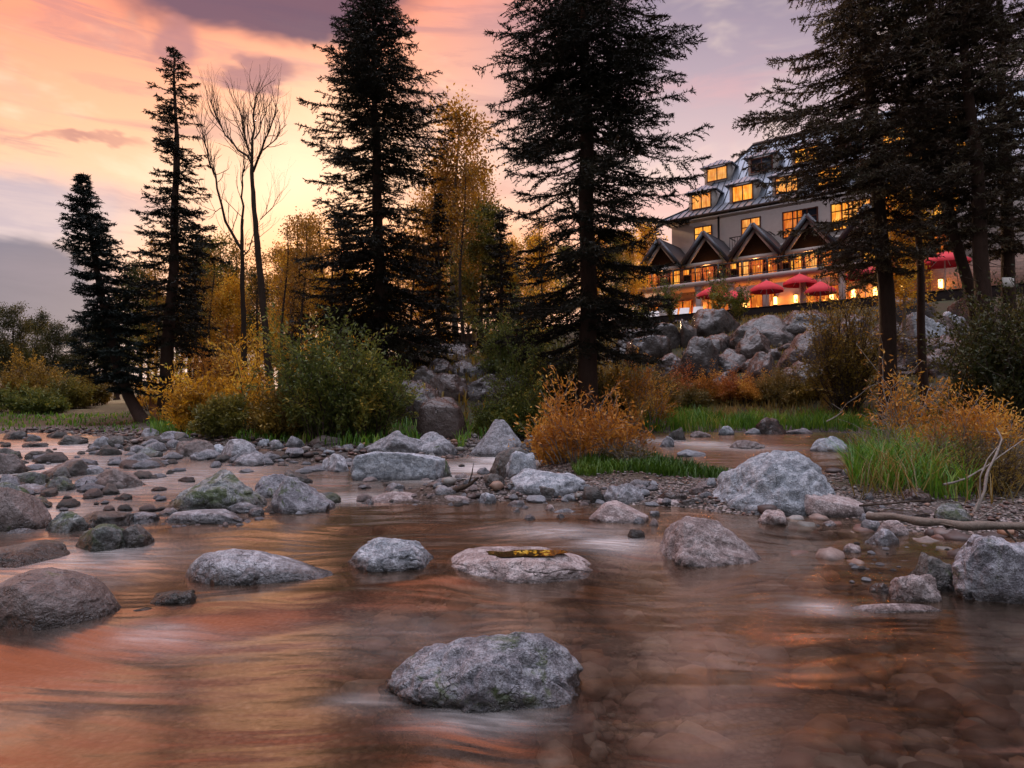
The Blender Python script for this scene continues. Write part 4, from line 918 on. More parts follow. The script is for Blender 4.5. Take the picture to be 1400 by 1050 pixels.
bare_tree('bare forked tree with a fan of fine twigs against the glow', [(372, 525), (362, 440), (352, 340), (346, 270), (344, 225)], 26, .15,
    [([(344, 232), (338, 200, .5), (333, 170, .8), (322, 140, 1)], .08), ([(344, 228), (345, 190), (346, 160), (350, 130)], .09), ([(346, 235), (358, 205, -.5), (368, 180, -.8), (380, 150, -1)], .08), ([(360, 205, -.6), (378, 190, -1), (392, 170, -1.2)], .05),
     ([(345, 225), (325, 205, .3), (308, 185, .6), (296, 160, .7), (288, 140, .8)], .07), ([(356, 300, 0), (372, 285, .4), (385, 262, .6)], .03), ([(348, 190, .1), (358, 165, .5), (366, 135, .8)], .05), ([(337, 195, .3), (326, 172, -.4), (318, 150, -.6)], .04)], 3, 4)
bare_tree('bare tree with two long crooked limbs just left of the forked one', [(335, 540), (333, 450), (331, 370), (331, 300)], 27, .13,
    [([(333, 345), (318, 320), (303, 280), (295, 240), (283, 205), (277, 180)], .09), ([(331, 300), (330, 270), (331, 240), (333, 215)], .07), ([(333, 350), (345, 325), (360, 305)], .04), ([(305, 285), (294, 290), (285, 300)], .03)], 4, 2)
# the wood: tall golden trees behind the spruces, each its own object
protos = {'amber': [broad_tree('aspen_tree', 'amber leaved aspen rising between the two biggest spruces', 'aspen tree', 60+k, 10, .12, 'amber', 'pale', 9, .13, 34, .28, .15) for k in range(2)],
          'gold': [broad_tree('aspen_tree', 'golden aspen glowing', 'aspen tree', 70+k, 8, .10, 'gold', 'pale', 11, .14, 34, .15, .2) for k in range(2)],
          'olive': [broad_tree('cottonwood_tree', 'olive cottonwood', 'cottonwood tree', 80+k, 9, .12, 'olive', 'brown', 11, .14, 36, .2, .18) for k in range(2)],
          'dark': [broad_tree('cottonwood_tree', 'dark cottonwood', 'cottonwood tree', 90+k, 8, .12, 'dark', 'brown', 12, .15, 36, .12, .26) for k in range(2)]}
protos['thin'] = [broad_tree('slender_tree', 'slender tree', 'slender tree', 95+k, 10, .09, 'amber', 'brown', 2, .13, 26, .35, .12, spread=.18) for k in range(2)]
used = set()
def wood(kind, px, Y, H, label, group=None, k=None):
    pr = protos[kind]; j = (int(px)+int(Y)) % 2 if k is None else k; o = pr[j]; base = {'amber': 10, 'gold': 8, 'olive': 9, 'dark': 8, 'thin': 10}[kind]
    if (kind, j) in used: o = copy_tree(o, (0, 0, 0), 1, 0)
    used.add((kind, j)); o['label'] = label
    if group: o['group'] = group
    elif 'group' in o: del o['group']
    put(o, px, Y, H/base, px*1.7)
for a in [
 ('amber', 622, 36, 15.2, 'tallest amber aspen with a pale trunk, rising between the two biggest spruces'), ('amber', 600, 38, 12.5, 'amber aspen touching the right side of the mound spruce'),
 ('amber', 645, 39, 12.5, 'amber aspen left of the huge middle spruce'), ('olive', 660, 33, 8.6, 'olive tree above the boulder mound'),
 ('gold', 700, 37, 7.5, 'golden tree glowing under the huge middle spruce boughs'), ('gold', 735, 42, 7.5, 'orange gold tree seen between the trunk and the mound'), ('gold', 575, 40, 8, 'golden tree behind the mound spruce trunk'),
 ('gold', 858, 52, 7.5, 'golden tree left of the hotel gables'), ('olive', 842, 46, 6.5, 'yellow green tree beside the first lounger'), ('gold', 882, 58, 9.5, 'golden tree on the slope behind the left gable'), ('gold', 820, 58, 9, 'golden tree behind the central trunk'),
 ('gold', 395, 40, 8.5, 'golden tree right of the bare forked tree'), ('amber', 425, 42, 11, 'tall amber aspen left of the mound spruce'), ('gold', 448, 36, 6.5, 'bright golden tree above the big olive willow'),
 ('amber', 385, 46, 10, 'amber aspen behind the bare forked tree'), ('olive', 300, 38, 9, 'olive tree between the ragged spruce and the bare trees'), ('gold', 310, 34, 6.2, 'golden tree behind the yellow shrubs'),
 ('dark', 262, 42, 9.5, 'brown leaved tree right of the ragged spruce'), ('dark', 190, 46, 9, 'brown leaved tree between the two left spruces'), ('olive', 205, 40, 6.5, 'olive tree behind the split stump'),
 ('amber', 280, 50, 10, 'amber tree deep in the wood at left'), ('dark', 350, 50, 9, 'brown tree deep in the wood behind the bare trees'), ('gold', 470, 44, 8, 'golden tree deep behind the mound spruce')]: wood(*a)
for i, (px, Y, H) in enumerate([(-20, 62, 8.5), (15, 58, 7.6), (48, 66, 7.5), (75, 60, 6.4), (100, 64, 6.2), (130, 68, 7), (150, 60, 6.8), (-70, 60, 9)]):
    wood('dark', px, Y, H, 'brownish tree in the low dark row on the far left bank', 'trees on the far left bank')
for i, (px, Y, H) in enumerate([(540, 52, 8.5), (500, 56, 9), (640, 55, 9), (690, 58, 9.5), (735, 54, 8), (775, 60, 9), (600, 60, 9.5), (330, 60, 9), (400, 58, 9), (450, 60, 9), (240, 62, 8), (290, 66, 9), (370, 70, 9.5)]):
    wood('olive' if i % 3 else 'amber', px, Y, H, 'hazy autumn tree at the back of the wood behind the spruces', 'autumn trees at the back of the wood')
for i, (px, Y, H) in enumerate([(288, 32, 7.5), (318, 35, 8.5), (352, 33, 8), (388, 31, 8.5), (402, 36, 10), (414, 33, 9), (438, 38, 10.5), (455, 35, 9.5), (250, 36, 8), (545, 36, 9), (565, 34, 9.5), (632, 31, 9.5), (668, 37, 10), (740, 36, 9), (212, 38, 9)]):
    wood('thin', px, Y, H, 'slender thin leaved tree standing dark in the wood against the glow', 'slender trees in the wood')
wood('gold', 1240, 30, 6.6, 'yellow green tree between the dark trunks before the hotel')

def shrub(label, px, by, w, h, leaf, seed, name='willow_bush', cat='bush', stems=46, per=10, size=.08, asp=.35, bark='twig', depth=1, group=None, Y=None, up=.3, hang=0, spread=.06, thin=1.0, deep=.8, base=.32, zmin=0.0, ragged=.3):
    """a bush whose foot is seen at (px, by), w by h pixels"""
    rs = np.random.RandomState(seed); f = ground(px, by) if Y is None else np.array([*pt(px, 500, Y)[:2], 0]); f[2] = tz(f[0], f[1])
    k = f[1]/FPX; W, H = w*k, h*k; root = empty(name, (f[0], f[1]+W*.25*deep, tz(f[0], f[1]+W*.25*deep)-.05)); tag(root, label, cat, group)
    segs, tips = [], []
    for i in range(stems):
        a = rs.rand()*6.283; rr = rs.rand()**.55; b = np.array((math.cos(a)*rr*W*base, math.sin(a)*rr*W*base*deep, 0)); e = rs.rand()
        tx = np.array((math.cos(a)*rr*W*.5, math.sin(a)*rr*W*.5*deep, H*math.sqrt(max(.06, 1-.75*rr*rr))*rs.uniform(.5, 1.0)*(1+ragged*vnoise([[a*1.6, rr*2, seed]], seed)[0]))); d = tx-b; Ld = np.linalg.norm(d); d /= Ld; d[2] += .2; d /= np.linalg.norm(d)
        grow(segs, tips, b, d, Ld*.72, .012*thin+.004*H, depth, rs, up=up*.3, wob=.16, kids=2, spread=.5)
    if zmin: tips = [t_ for t_ in tips if t_[1][2] > H*zmin*(.7+.6*rs.rand())]
    leafy(root, tips, segs, per, size, leaf, bark, rs, spread, asp, 3, 'stems', hang, 'leaves')
    return root
shrub('big olive green willow bush left of the boulder mound', 465, 606, 175, 140, 'willow', 201, stems=110, per=16, size=.12, ragged=1.0, zmin=.12)
shrub('yellow shrub with a rounded head left of the big olive willow', 425, 590, 80, 125, 'gold', 202, 'yellow_shrub', stems=48, per=11, size=.12, ragged=1.0, zmin=.12)
shrub('bright yellow shrub right of the leaning spruces', 262, 597, 80, 92, 'gold', 203, 'yellow_shrub', stems=42, per=11, size=.12, ragged=1.0, zmin=.12)
shrub('golden shrub in the gap under the bare trees', 328, 596, 80, 95, 'gold', 204, 'yellow_shrub', stems=40, per=11, size=.12, ragged=1.0, zmin=.12)
shrub('brownish shrub in front of the bare forked trunk', 378, 602, 70, 80, 'ochre', 205, 'brown_shrub', stems=55, per=12, size=.11)
shrub('olive shrub between the yellow ones on the shore', 297, 600, 60, 65, 'olive', 206, 'olive_shrub', stems=50, per=11, size=.11)
shrub('tall orange shrub behind the yellow ones at left', 300, 590, 120, 105, 'orange', 207, 'orange_shrub', stems=70, per=11, size=.13, Y=31)
shrub('yellow shrub behind the split stump', 215, 590, 60, 90, 'gold', 208, 'yellow_shrub', stems=50, per=11, size=.12, Y=31, ragged=1.0, zmin=.12)
shrub('grey green bush on the far left bank nearest the leaning spruce', 85, 590, 70, 55, 'olive', 209, 'grey_green_bush', stems=50, per=12, size=.13, Y=33)
shrub('green bush at the left edge of the far bank', 10, 590, 90, 40, 'willow', 210, 'green_bush', stems=50, per=12, size=.13, Y=30)
shrub('low green bush in the middle of the far left bank', 48, 592, 70, 32, 'willow', 211, 'green_bush', stems=45, per=12, size=.13, Y=29)
shrub('brown bush behind the low green ones on the left bank', 30, 580, 110, 70, 'ochre', 212, 'brown_bush', stems=60, per=12, size=.15, Y=38)
shrub('ochre bush left of the leaning spruce skirt', 120, 590, 60, 60, 'ochre', 213, 'brown_bush', stems=45, per=12, size=.13, Y=36)
shrub('light green bush high above the boulder mound', 712, 530, 120, 105, 'willow', 214, stems=80, per=13, size=.12, ragged=1.0, zmin=.12)
shrub('green willow bush at the left foot of the central spruce', 700, 602, 120, 85, 'willow', 215, stems=90, per=13, size=.10, ragged=1.0, zmin=.12)
shrub('dark green bush wrapped round the central spruce foot', 770, 590, 110, 110, 'dark', 216, stems=80, per=14, size=.10)
shrub('grey brown bush right of the central spruce foot', 850, 575, 90, 90, 'ochre', 217, stems=70, per=7, size=.10)
shrub('golden willow with long narrow leaves on the gravel spit', 812, 634, 190, 84, 'orange', 218, stems=56, per=7, size=.10, asp=.26, bark='dead', thin=.7, zmin=.35, ragged=.8)
shrub('lower golden willow at the shore left of the gravel spit one', 770, 632, 80, 52, 'orange', 219, stems=50, per=9, size=.08, asp=.28, bark='dead', thin=.7)
shrub('tall sparse yellow sprigs behind the golden willow', 880, 590, 80, 95, 'orange', 220, stems=30, per=7, size=.11, asp=.28, bark='dead', thin=.7)
shrub('ochre leaved tall bush before the boulder bank', 1165, 575, 100, 200, 'ochre', 221, 'ochre_bush', stems=75, per=9, size=.10, asp=.5, deep=.6, base=.12)
shrub('dark green bush filling the right edge', 1402, 600, 110, 250, 'dark', 222, 'dark_bush', stems=110, per=15, size=.10, asp=.5, Y=14.5)
shrub('brown leaved bush left of the dark one at the right edge', 1318, 590, 60, 75, 'ochre', 223, 'brown_bush', stems=70, per=10, size=.09, asp=.5, Y=15)
shrub('twiggy sapling with drooping orange leaves and pale stems', 1252, 600, 105, 150, 'orange', 224, 'orange_sapling', stems=20, per=5, size=.10, asp=.3, bark='dead', hang=.5, Y=12.5, base=.1)
shrub('orange willow thicket at the right edge', 1350, 650, 190, 118, 'orange', 225, stems=130, per=12, size=.06, asp=.3, bark='dead', Y=9.6, zmin=.55, ragged=.5, thin=.6)
shrub('brown tangle of twigs under the orange willow thicket', 1350, 706, 170, 80, 'ochre', 226, 'twig_tangle', 'bush', stems=120, per=2, size=.05, asp=.3, bark='twig', Y=8.7, up=-.3, ragged=.6, thin=.6)
shrub('dead grey twigs between the tall grass and the orange thicket', 1225, 640, 120, 90, 'ochre', 227, 'dead_twigs', 'bush', stems=44, per=1, size=.05, bark='dead', Y=11, up=0, thin=.6)
shrub('tangle of bleached dead twigs under the golden willow', 858, 640, 80, 46, 'ochre', 228, 'dead_twigs', 'bush', stems=70, per=1, size=.05, bark='dead', up=-.4, thin=.6)
for i, (px, by, w, h, lf) in enumerate([(925, 556, 60, 34, 'red'), (965, 552, 50, 26, 'orange'), (1005, 550, 50, 26, 'red'), (1040, 550, 46, 22, 'orange'), (1075, 552, 56, 34, 'straw'), (1110, 548, 50, 30, 'ochre'), (900, 560, 50, 36, 'straw'), (945, 562, 40, 20, 'straw')]):
    shrub('low red and orange scrub along the foot of the boulder bank', px, by+3, w*1.25, h*1.45, lf, 240+i, 'low_scrub', 'scrub', ragged=.8, stems=60, per=9, size=.09, group='low scrub at the boulder foot')
for i, (px, py, h) in enumerate([(920, 440, 62), (985, 442, 85), (1012, 440, 60), (876, 445, 55)]):
    shrub(['slender green sapling before the balcony, second from left', 'tallest slender green sapling before the gables', 'pale slender sapling under the right gable', 'slender green sapling at the left end of the balcony'][i], px, py, 26, h*1.15, 'willow', 260+i, 'green_sapling', 'sapling', stems=10, per=12, size=.13, asp=.5, Y=[44.5, 42.5, 41.5, 46.5][i], base=.1)

# ------------------------------------------------------------------ grass
def project(x, y, z):
    Z = z-CAMZ; f = y*cp+Z*sp; u = -y*sp+Z*cp; return 700+x/f*FPX, 525-u/f*FPX
def grass(name, label, n, box, cond, h, w, leaf, seed, bend=.5, clump=.5, cat='grass'):
    rs = np.random.RandomState(seed); x = rs.uniform(box[0], box[1], n); y = rs.uniform(box[2], box[3], n); z = terrain_z(x, y); d = sdist(x, y); px, py = project(x, y, z)
    k = cond(x, y, d, px, py)&(fbm2(x, y, 2.2, 2, seed) > -clump); x, y, z = x[k], y[k], z[k]; n = len(x)
    H = h*rs.uniform(.5, 1.15, n)*(1+.35*fbm2(x, y, 1.4, 2, seed+2)); az = rs.rand(n)*6.283; bx, by_ = np.cos(az), np.sin(az); b = H*bend*rs.uniform(.2, 1, n)
    wx, wy = -np.sin(az)*w/2, np.cos(az)*w/2; z = z-.02
    P = [np.stack([x-wx, y-wy, z], 1), np.stack([x+wx, y+wy, z], 1), np.stack([x+wx*.8+bx*b*.35, y+wy*.8+by_*b*.35, z+H*.6], 1), np.stack([x-wx*.8+bx*b*.35, y-wy*.8+by_*b*.35, z+H*.6], 1), np.stack([x+bx*b, y+by_*b, z+H*.95], 1)]
    V = np.stack(P, 1).reshape(-1, 3); i = np.arange(n)[:, None]*5
    Q = i+np.array([[0, 1, 2, 3]]); T = i+np.array([[3, 2, 4]]); tint = np.clip(.5+.3*fbm2(x, y, 1.0, 2, seed+4)+rs.uniform(-.3, .3, n), 0, 1)
    o = mesh_obj(name, V, [Q, T], LF[leaf], fattr=np.concatenate([tint, tint])); tag(o, label, cat, kind='stuff'); return o
grass('green_grass', 'lush green grass hanging over the back channel', 16000, (3, 14, 17, 26), lambda x, y, d, px, py: (d > 0) & (d < 2.6) & (px > 880) & (px < 1200) & (py > 555), .55, .03, 'grass', 1, .9)
grass('straw_grass', 'straw coloured grass between the green bank and the scrub', 14000, (3, 17, 19, 31), lambda x, y, d, px, py: (d > 1.6) & (d < 6) & (px > 860) & (px < 1260), .42, .03, 'straw', 2, .6)
grass('green_grass', 'bright green grass verge on the far shore', 15000, (-16, -2, 15, 30), lambda x, y, d, px, py: (d > .15) & (d < 3.2) & (px > 205) & (px < 575), .34, .03, 'grass', 3, .7)
grass('bank_grass', 'green grass on the far left bank', 9000, (-32, -10, 20, 40), lambda x, y, d, px, py: (d > .2) & (d < 7) & (px < 205), .18, .05, 'grass', 4, .7)
grass('green_grass', 'green grass at the foot of the mound', 5000, (-3, 3, 14, 24), lambda x, y, d, px, py: (d > .1) & (d < 2.2) & (px > 625) & (px < 760), .4, .03, 'grass', 5, .7)
grass('tall_grass', 'tall arching grass on the right bank', 16000, (4, 9.5, 8, 15), lambda x, y, d, px, py: (d > .05) & (px > 1162) & (px < 1330) & (py < 668+.12*(px-1160)) & (py > 600), .55, .018, 'grass', 6, 1.1)
grass('dry_grass', 'bent straw coloured blades among the tall grass', 3500, (4, 9.5, 8, 15), lambda x, y, d, px, py: (d > .05) & (px > 1165) & (px < 1400) & (py > 600), .6, .014, 'straw', 16, 1.4)
grass('moss_mound', 'thick green moss cushion on the gravel spit', 26000, (.6, 5, 10, 15.5), lambda x, y, d, px, py: (((px-895)/112)**2+((py-645)/24)**2 < 1) & (d > .02), .2, .02, 'moss', 7, .8)
grass('forest_undergrowth', 'dull autumn undergrowth in the wood', 26000, (-26, 12, 20, 44), lambda x, y, d, px, py: (d > 2.2) & (px > 205) & (px < 900), .35, .06, 'ochre', 8, .7)
grass('slope_grass', 'sparse dry grass between the boulders', 12000, (3, 20, 22, 46), lambda x, y, d, px, py: (d > 4) & (px > 820) & (px < 1420), .25, .05, 'ochre', 9, .7)

# ------------------------------------------------------------------ dead wood
def stick(label, pts, r, bark='dead', name='branch', cat='branch', seed=1, forks=3, lift=.03, r1=.4):
    """pts: (px, py, Y) along the stick"""
    rs = np.random.RandomState(seed); P = np.array([pt(*p) for p in pts]); k = np.linspace(0, 1, len(P)); kk = np.linspace(0, 1, len(P)*5); C_ = np.stack([np.interp(kk, k, P[:, j]) for j in range(3)], 1)
    C_ += .5*r*fbm(C_, 4, 2, seed)[:, None]; o0 = P[0].copy(); V, F = tube(C_-o0, r*(1-kk*(1-r1))*(1+.15*np.sin(kk*23)), 8); m = MB(); m.add(V, F); 
    for c, fl in ((V[:8], 1), (V[-8:], 0)): m.add(np.concatenate([c, c.mean(0)[None]]), [(i, (i+1) % 8, 8) for i in range(8)])
    for _ in range(forks):
        i = rs.randint(2, len(C_)-2); d = C_[i+1]-C_[i]; d = d/np.linalg.norm(d)+rs.normal(size=3)*.6; d /= np.linalg.norm(d); b = C_[i]-o0; l = r*rs.uniform(5, 14)
        v, f = tube([b, b+d*l*.5, b+d*l+rs.normal(size=3)*l*.15], [r*.4, r*.25, r*.1], 5); m.add(v, f)
    o = m.build(name, BK[bark], None, True, loc=o0); return tag(o, label, cat)
def gY(px, py): return float(ground(px, py)[1])
stick('long pale drift log lying over the water inlet at right', [(1186, 704, 7.0), (1230, 710, 6.75), (1270, 714, 6.6), (1320, 718, 6.45), (1400, 721, 6.3), (1460, 724, 6.2)], .036, 'pale', 'drift_log', 'log', 3, 3, r1=1.15)
stick('thin dark twig lying along the gravel above the pale log', [(1175, 692, 7.5), (1240, 686, 7.6), (1320, 682, 7.6)], .012, 'brown', seed=4)
stick('bleached bent branch leaning down to the shore at the right', [(1329, 706, 7.6), (1345, 675, 7.7), (1350, 645, 7.8), (1362, 622, 7.9), (1370, 600, 8.0), (1362, 585, 8.1)], .02, 'dead', seed=5, forks=1)
stick('second bleached branch twisting beside the bent one', [(1331, 704, 7.55), (1340, 680, 7.6), (1340, 652, 7.6), (1350, 628, 7.7), (1364, 610, 7.8)], .012, 'dead', seed=6, forks=1)
stick('pale dead branch sticking left out of the orange thicket', [(1290, 662, 8.2), (1320, 655, 8.2), (1345, 640, 8.3), (1400, 600, 8.6)], .014, 'dead', seed=7)
stick('short bleached stub low in the tangle', [(1335, 712, 7.3), (1352, 700, 7.3), (1366, 690, 7.4)], .009, 'dead', seed=17)
stick('thin reddish stalk standing before the tall grass', [(1247, 668, 9), (1252, 640, 9), (1262, 612, 9)], .009, 'orange', seed=8, forks=1)
stick('dark stick lying over wet stones under the falls', [(618, 673, gY(618, 673)), (640, 664, gY(620, 673)), (654, 653, gY(620, 673))], .035, 'brown', seed=9, forks=1)
stick('pale arched twig hanging over the green moss', [(862, 622, 11.6), (872, 628, 11.5), (880, 640, 11.4)], .014, 'dead', seed=10, forks=0)
stick('thin bent twig arching down from the golden willow', [(868, 600, 11.8), (862, 625, 11.5), (850, 645, 11.2), (826, 658, 10.8)], .01, 'dead', seed=11, forks=2)
stick('pale twig hooked over the back channel', [(1130, 576, 14), (1142, 570, 14), (1153, 562, 14), (1137, 552, 14)], .014, 'dead', seed=12, forks=1)
stick('little dark twig caught by the black mossy stone', [(103, 662, gY(103, 668)), (115, 665, gY(103, 668)), (120, 656, gY(103, 668))], .012, 'brown', seed=13, forks=2)
stick('long thin twig from the slab before the dome into the stream', [(190, 700, gY(210, 705)), (215, 704, gY(210, 705)), (236, 708, gY(210, 705))], .012, 'brown', seed=14, forks=1)
# the split orange stump and the leaning trunk's neighbour
def stump():
    P = np.array([pt(226, 604, 24.2), pt(219, 585, 24.3), pt(212, 568, 24.4), pt(208, 556, 24.5)]); P[0][2] = tz(*P[0][:2])-.1; o0 = P[0]; k = np.linspace(0, 1, 4); kk = np.linspace(0, 1, 16); C_ = np.stack([np.interp(kk, k, P[:, j]) for j in range(3)], 1)-o0
    V, F = tube(C_, .22*(1-kk*.55)+.14*np.exp(-kk*14), 10); V += .05*fbm(V, 5, 2, 4)[:, None]; m = MB(); m.add(V, F)
    for a, b in (((-.05, .02), .35), ((.06, 0), .22), ((0, -.05), .5)):
        t_ = C_[-1]; v, f = tube([t_+[a[0], a[1], -.2], t_+[a[0]*1.2-.05, a[1], b]], [.06, .01], 5); m.add(v, f)
    tag(m.build('split_stump', BK['orange'], None, True, loc=o0), 'split orange brown stump leaning left on the shore between two spruces', 'stump')
stump()
# puddle on the broad low rock; gold flakes paint its golden reflection
def puddle():
    me = flat.data; V = np.array([v.co[:] for v in me.vertices]); top = V[:, 2].max(); rs = np.random.RandomState(2)
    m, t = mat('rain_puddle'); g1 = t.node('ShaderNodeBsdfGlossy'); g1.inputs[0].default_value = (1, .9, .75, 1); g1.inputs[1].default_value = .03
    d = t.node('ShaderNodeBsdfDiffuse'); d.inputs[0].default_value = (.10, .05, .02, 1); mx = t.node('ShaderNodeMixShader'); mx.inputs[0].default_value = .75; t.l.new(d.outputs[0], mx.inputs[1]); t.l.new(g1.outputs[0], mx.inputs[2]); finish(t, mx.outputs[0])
    W = flat.dimensions[0] if flat.dimensions[0] else np.ptp(V[:, 0]); cx, cy_ = W*.05, -np.ptp(V[:, 1])*.17
    # hollow the rock's top so the water lies in it
    wob = lambda a: 1+.16*np.sin(a*2+1)+.1*np.sin(a*5)+.06*np.sin(a*9+2)
    D_ = np.ptp(V[:, 1]); ex, ey = (V[:, 0]-cx)/(W*.19), (V[:, 1]-cy_)/(D_*.15); e = np.hypot(ex, ey)/wob(np.arctan2(ey, ex)); lvl = top*.84
    up_ = V[:, 2] > top*.3; cap = lvl+.006+.012*fbm(V, 9, 3, 5)+.05*np.clip(V[:, 1]/D_+.1, 0, .6); z_ = np.where(V[:, 2] > cap, cap+(V[:, 2]-cap)*.15, V[:, 2])
    bl = sstep(e, .85, 1.3); V[:, 2] = np.where(up_, (lvl-.01)*(1-bl)+z_*bl, V[:, 2]); me.vertices.foreach_set('co', V.astype(np.float32).ravel()); me.update()
    a = np.linspace(0, 2*math.pi, 40, endpoint=False); rr = 1.08*wob(a); P = np.stack([cx+np.cos(a)*W*.19*rr, cy_+np.sin(a)*D_*.15*rr, np.full(40, lvl)], 1)
    P = np.concatenate([P, [[cx, cy_, lvl]]]); mesh_obj('puddle', P, np.array([(i, (i+1) % 40, 40) for i in range(40)]), m, flat, True)
    n = 24; aa = rs.rand(n)*6.28; r_ = rs.rand(n)**.7; p = np.stack([cx+W*.03+np.cos(aa)*r_*W*.14, cy_+np.sin(aa)*r_*np.ptp(V[:, 1])*.1, lvl+.004+.004*rs.rand(n)], 1)
    th = rs.rand(n)*6.28; dx = np.stack([np.cos(th), np.sin(th), rs.uniform(-.2, .3, n)], 1)*.022; dy = np.stack([-np.sin(th), np.cos(th), rs.uniform(-.2, .2, n)], 1)*.012
    Q = np.stack([p-dx, p-dy, p+dx, p+dy], 1); o = mesh_obj('gold_glints', Q.reshape(-1, 3), np.arange(n*4).reshape(-1, 4), LF['gold'], flat, fattr=rs.uniform(.6, .8, n)); tag(o, kind='stuff')
puddle()

# ------------------------------------------------------------------ the hotel
def s_at(px, v):
    k = (px-700)/FPX; ox, oy = RIM0+WX*v; return (oy*k-ox)/(UX[0]-UX[1]*k)
HROT = math.atan2(UX[1], UX[0])
def plaster():
    return simple('cream_plaster', (.36, .31, .29, 1), .9, 0, .12, 3, .15)
M = {'plaster': plaster(), 'wood': simple('red_brown_timber', (.16, .05, .03, 1), .6, 0, .3, 9), 'darkwood': simple('dark_timber', (.014, .009, .008, 1), .9, 0, .3, 9, spec=.08), 'iron': simple('black_iron', (.02, .02, .022, 1), .45, .3, .2, 9),
     'trim': simple('off_white_trim', (.55, .5, .47, 1), .7, 0, .1, 6), 'stonewall': None, 'slate': simple('dark_slate_roof', (.022, .026, .036, 1), .45, .1, .35, 7), 'white': simple('white_sling_fabric', (.7, .68, .66, 1), .6, 0, .06, 9),
     'red': simple('red_canvas', (.55, .02, .035, 1), .8, 0, .18, 4), 'pave': simple('terrace_paving', (.28, .22, .2, 1), .8, 0, .2, 5)}
def stonewall():
    m, t = mat('brown_stone_wall'); tc = t.node('ShaderNodeTexCoord').outputs['Object']; b = t.node('ShaderNodeTexBrick'); t.put(b.inputs['Vector'], t.mapping(tc, rot=(R(90), 0, 0))); b.inputs['Scale'].default_value = 1.6
    b.inputs['Color1'].default_value = (.24, .16, .12, 1); b.inputs['Color2'].default_value = (.13, .09, .075, 1); b.inputs['Mortar'].default_value = (.08, .06, .05, 1)
    n = t.noise(tc, 5, 4); finish(t, principled(t, t.mix(.35, b.outputs[0], t.mix(n, (.08, .06, .05, 1), (.3, .22, .18, 1))), .9, n, .5, .05)); return m
M['stonewall'] = stonewall()
def metal_roof():
    m, t = mat('blue_grey_seamed_metal_roof'); tc = t.node('ShaderNodeTexCoord').outputs['Object']; n = t.noise(t.mapping(tc, (1.5, .4, .4)), 2.2, 4, .6)
    finish(t, principled(t, t.mix(n, (.10, .12, .155, 1), (.26, .29, .34, 1)), .38, n, .15, .03, .35)); return m
M['roof'] = metal_roof()
def lit_glass(name, col, k, col2):
    m, t = mat(name); tc = t.node('ShaderNodeTexCoord').outputs['Object']; n = t.noise(t.mapping(tc, (3.5, 3.5, .5)), 1.7, 3, .6); n2 = t.noise(tc, 1.3, 2, .5)
    c = t.mix(t.smooth(n, .35, .65), col, col2); e = t.node('ShaderNodeEmission'); t.put(e.inputs[0], c); t.put(e.inputs[1], t.math('MULTIPLY', t.math('ADD', .35, t.math('MULTIPLY', n2, 1.2)), k))
    g = t.node('ShaderNodeBsdfGlossy'); g.inputs[1].default_value = .08; mx = t.node('ShaderNodeMixShader'); mx.inputs[0].default_value = .08; t.l.new(e.outputs[0], mx.inputs[1]); t.l.new(g.outputs[0], mx.inputs[2]); finish(t, mx.outputs[0]); return m
M['lit'] = lit_glass('lit_window_glass', (.85, .2, .015, 1), .85, (1, .48, .07, 1)); M['lit2'] = lit_glass('dim_lit_glass', (.55, .09, .02, 1), .6, (1, .28, .03, 1)); M['lit3'] = lit_glass('curtained_lit_glass', (.75, .22, .04, 1), .8, (1, .45, .1, 1)); M['dark'] = simple('dark_window_glass', (.03, .035, .05, 1), .08)
def bulb():
    m, t = mat('lamp_glow'); e = t.node('ShaderNodeEmission'); e.inputs[0].default_value = (1, .5, .12, 1); e.inputs[1].default_value = 5; finish(t, e.outputs[0]); return m
M['bulb'] = bulb()
hotel = empty('hotel', (RIM0[0], RIM0[1], TZ), HROT); tag(hotel, 'big cream mountain hotel with dark gables, grey metal roof and orange lit windows', 'hotel')
def window(s0, s1, v, z0, z1, mull=1, trans=False, mt='lit', fr='wood', name='window'):
    m = MB(); t = .09; d = .12
    m.box(s0, s1, v-d, v-.003, z0, z0+t); m.box(s0, s1, v-d, v-.003, z1-t, z1)
    for i in range(mull+2):
        x = s0+(s1-s0-t)*i/(mull+1); m.box(x, x+t, v-d+.004, v-.003, z0+t, z1-t)
    if trans: zt = z0+(z1-z0)*.68; m.box(s0+t, s1-t, v-d+.008, v-.003, zt, zt+t*.7)
    f = m.build(name, M[fr], hotel); g_ = MB(); g_.box(s0+t*.5, s1-t*.5, v-.06, v-.01, z0+t*.5, z1-t*.5); g_.build('pane', M[mt], f); return f
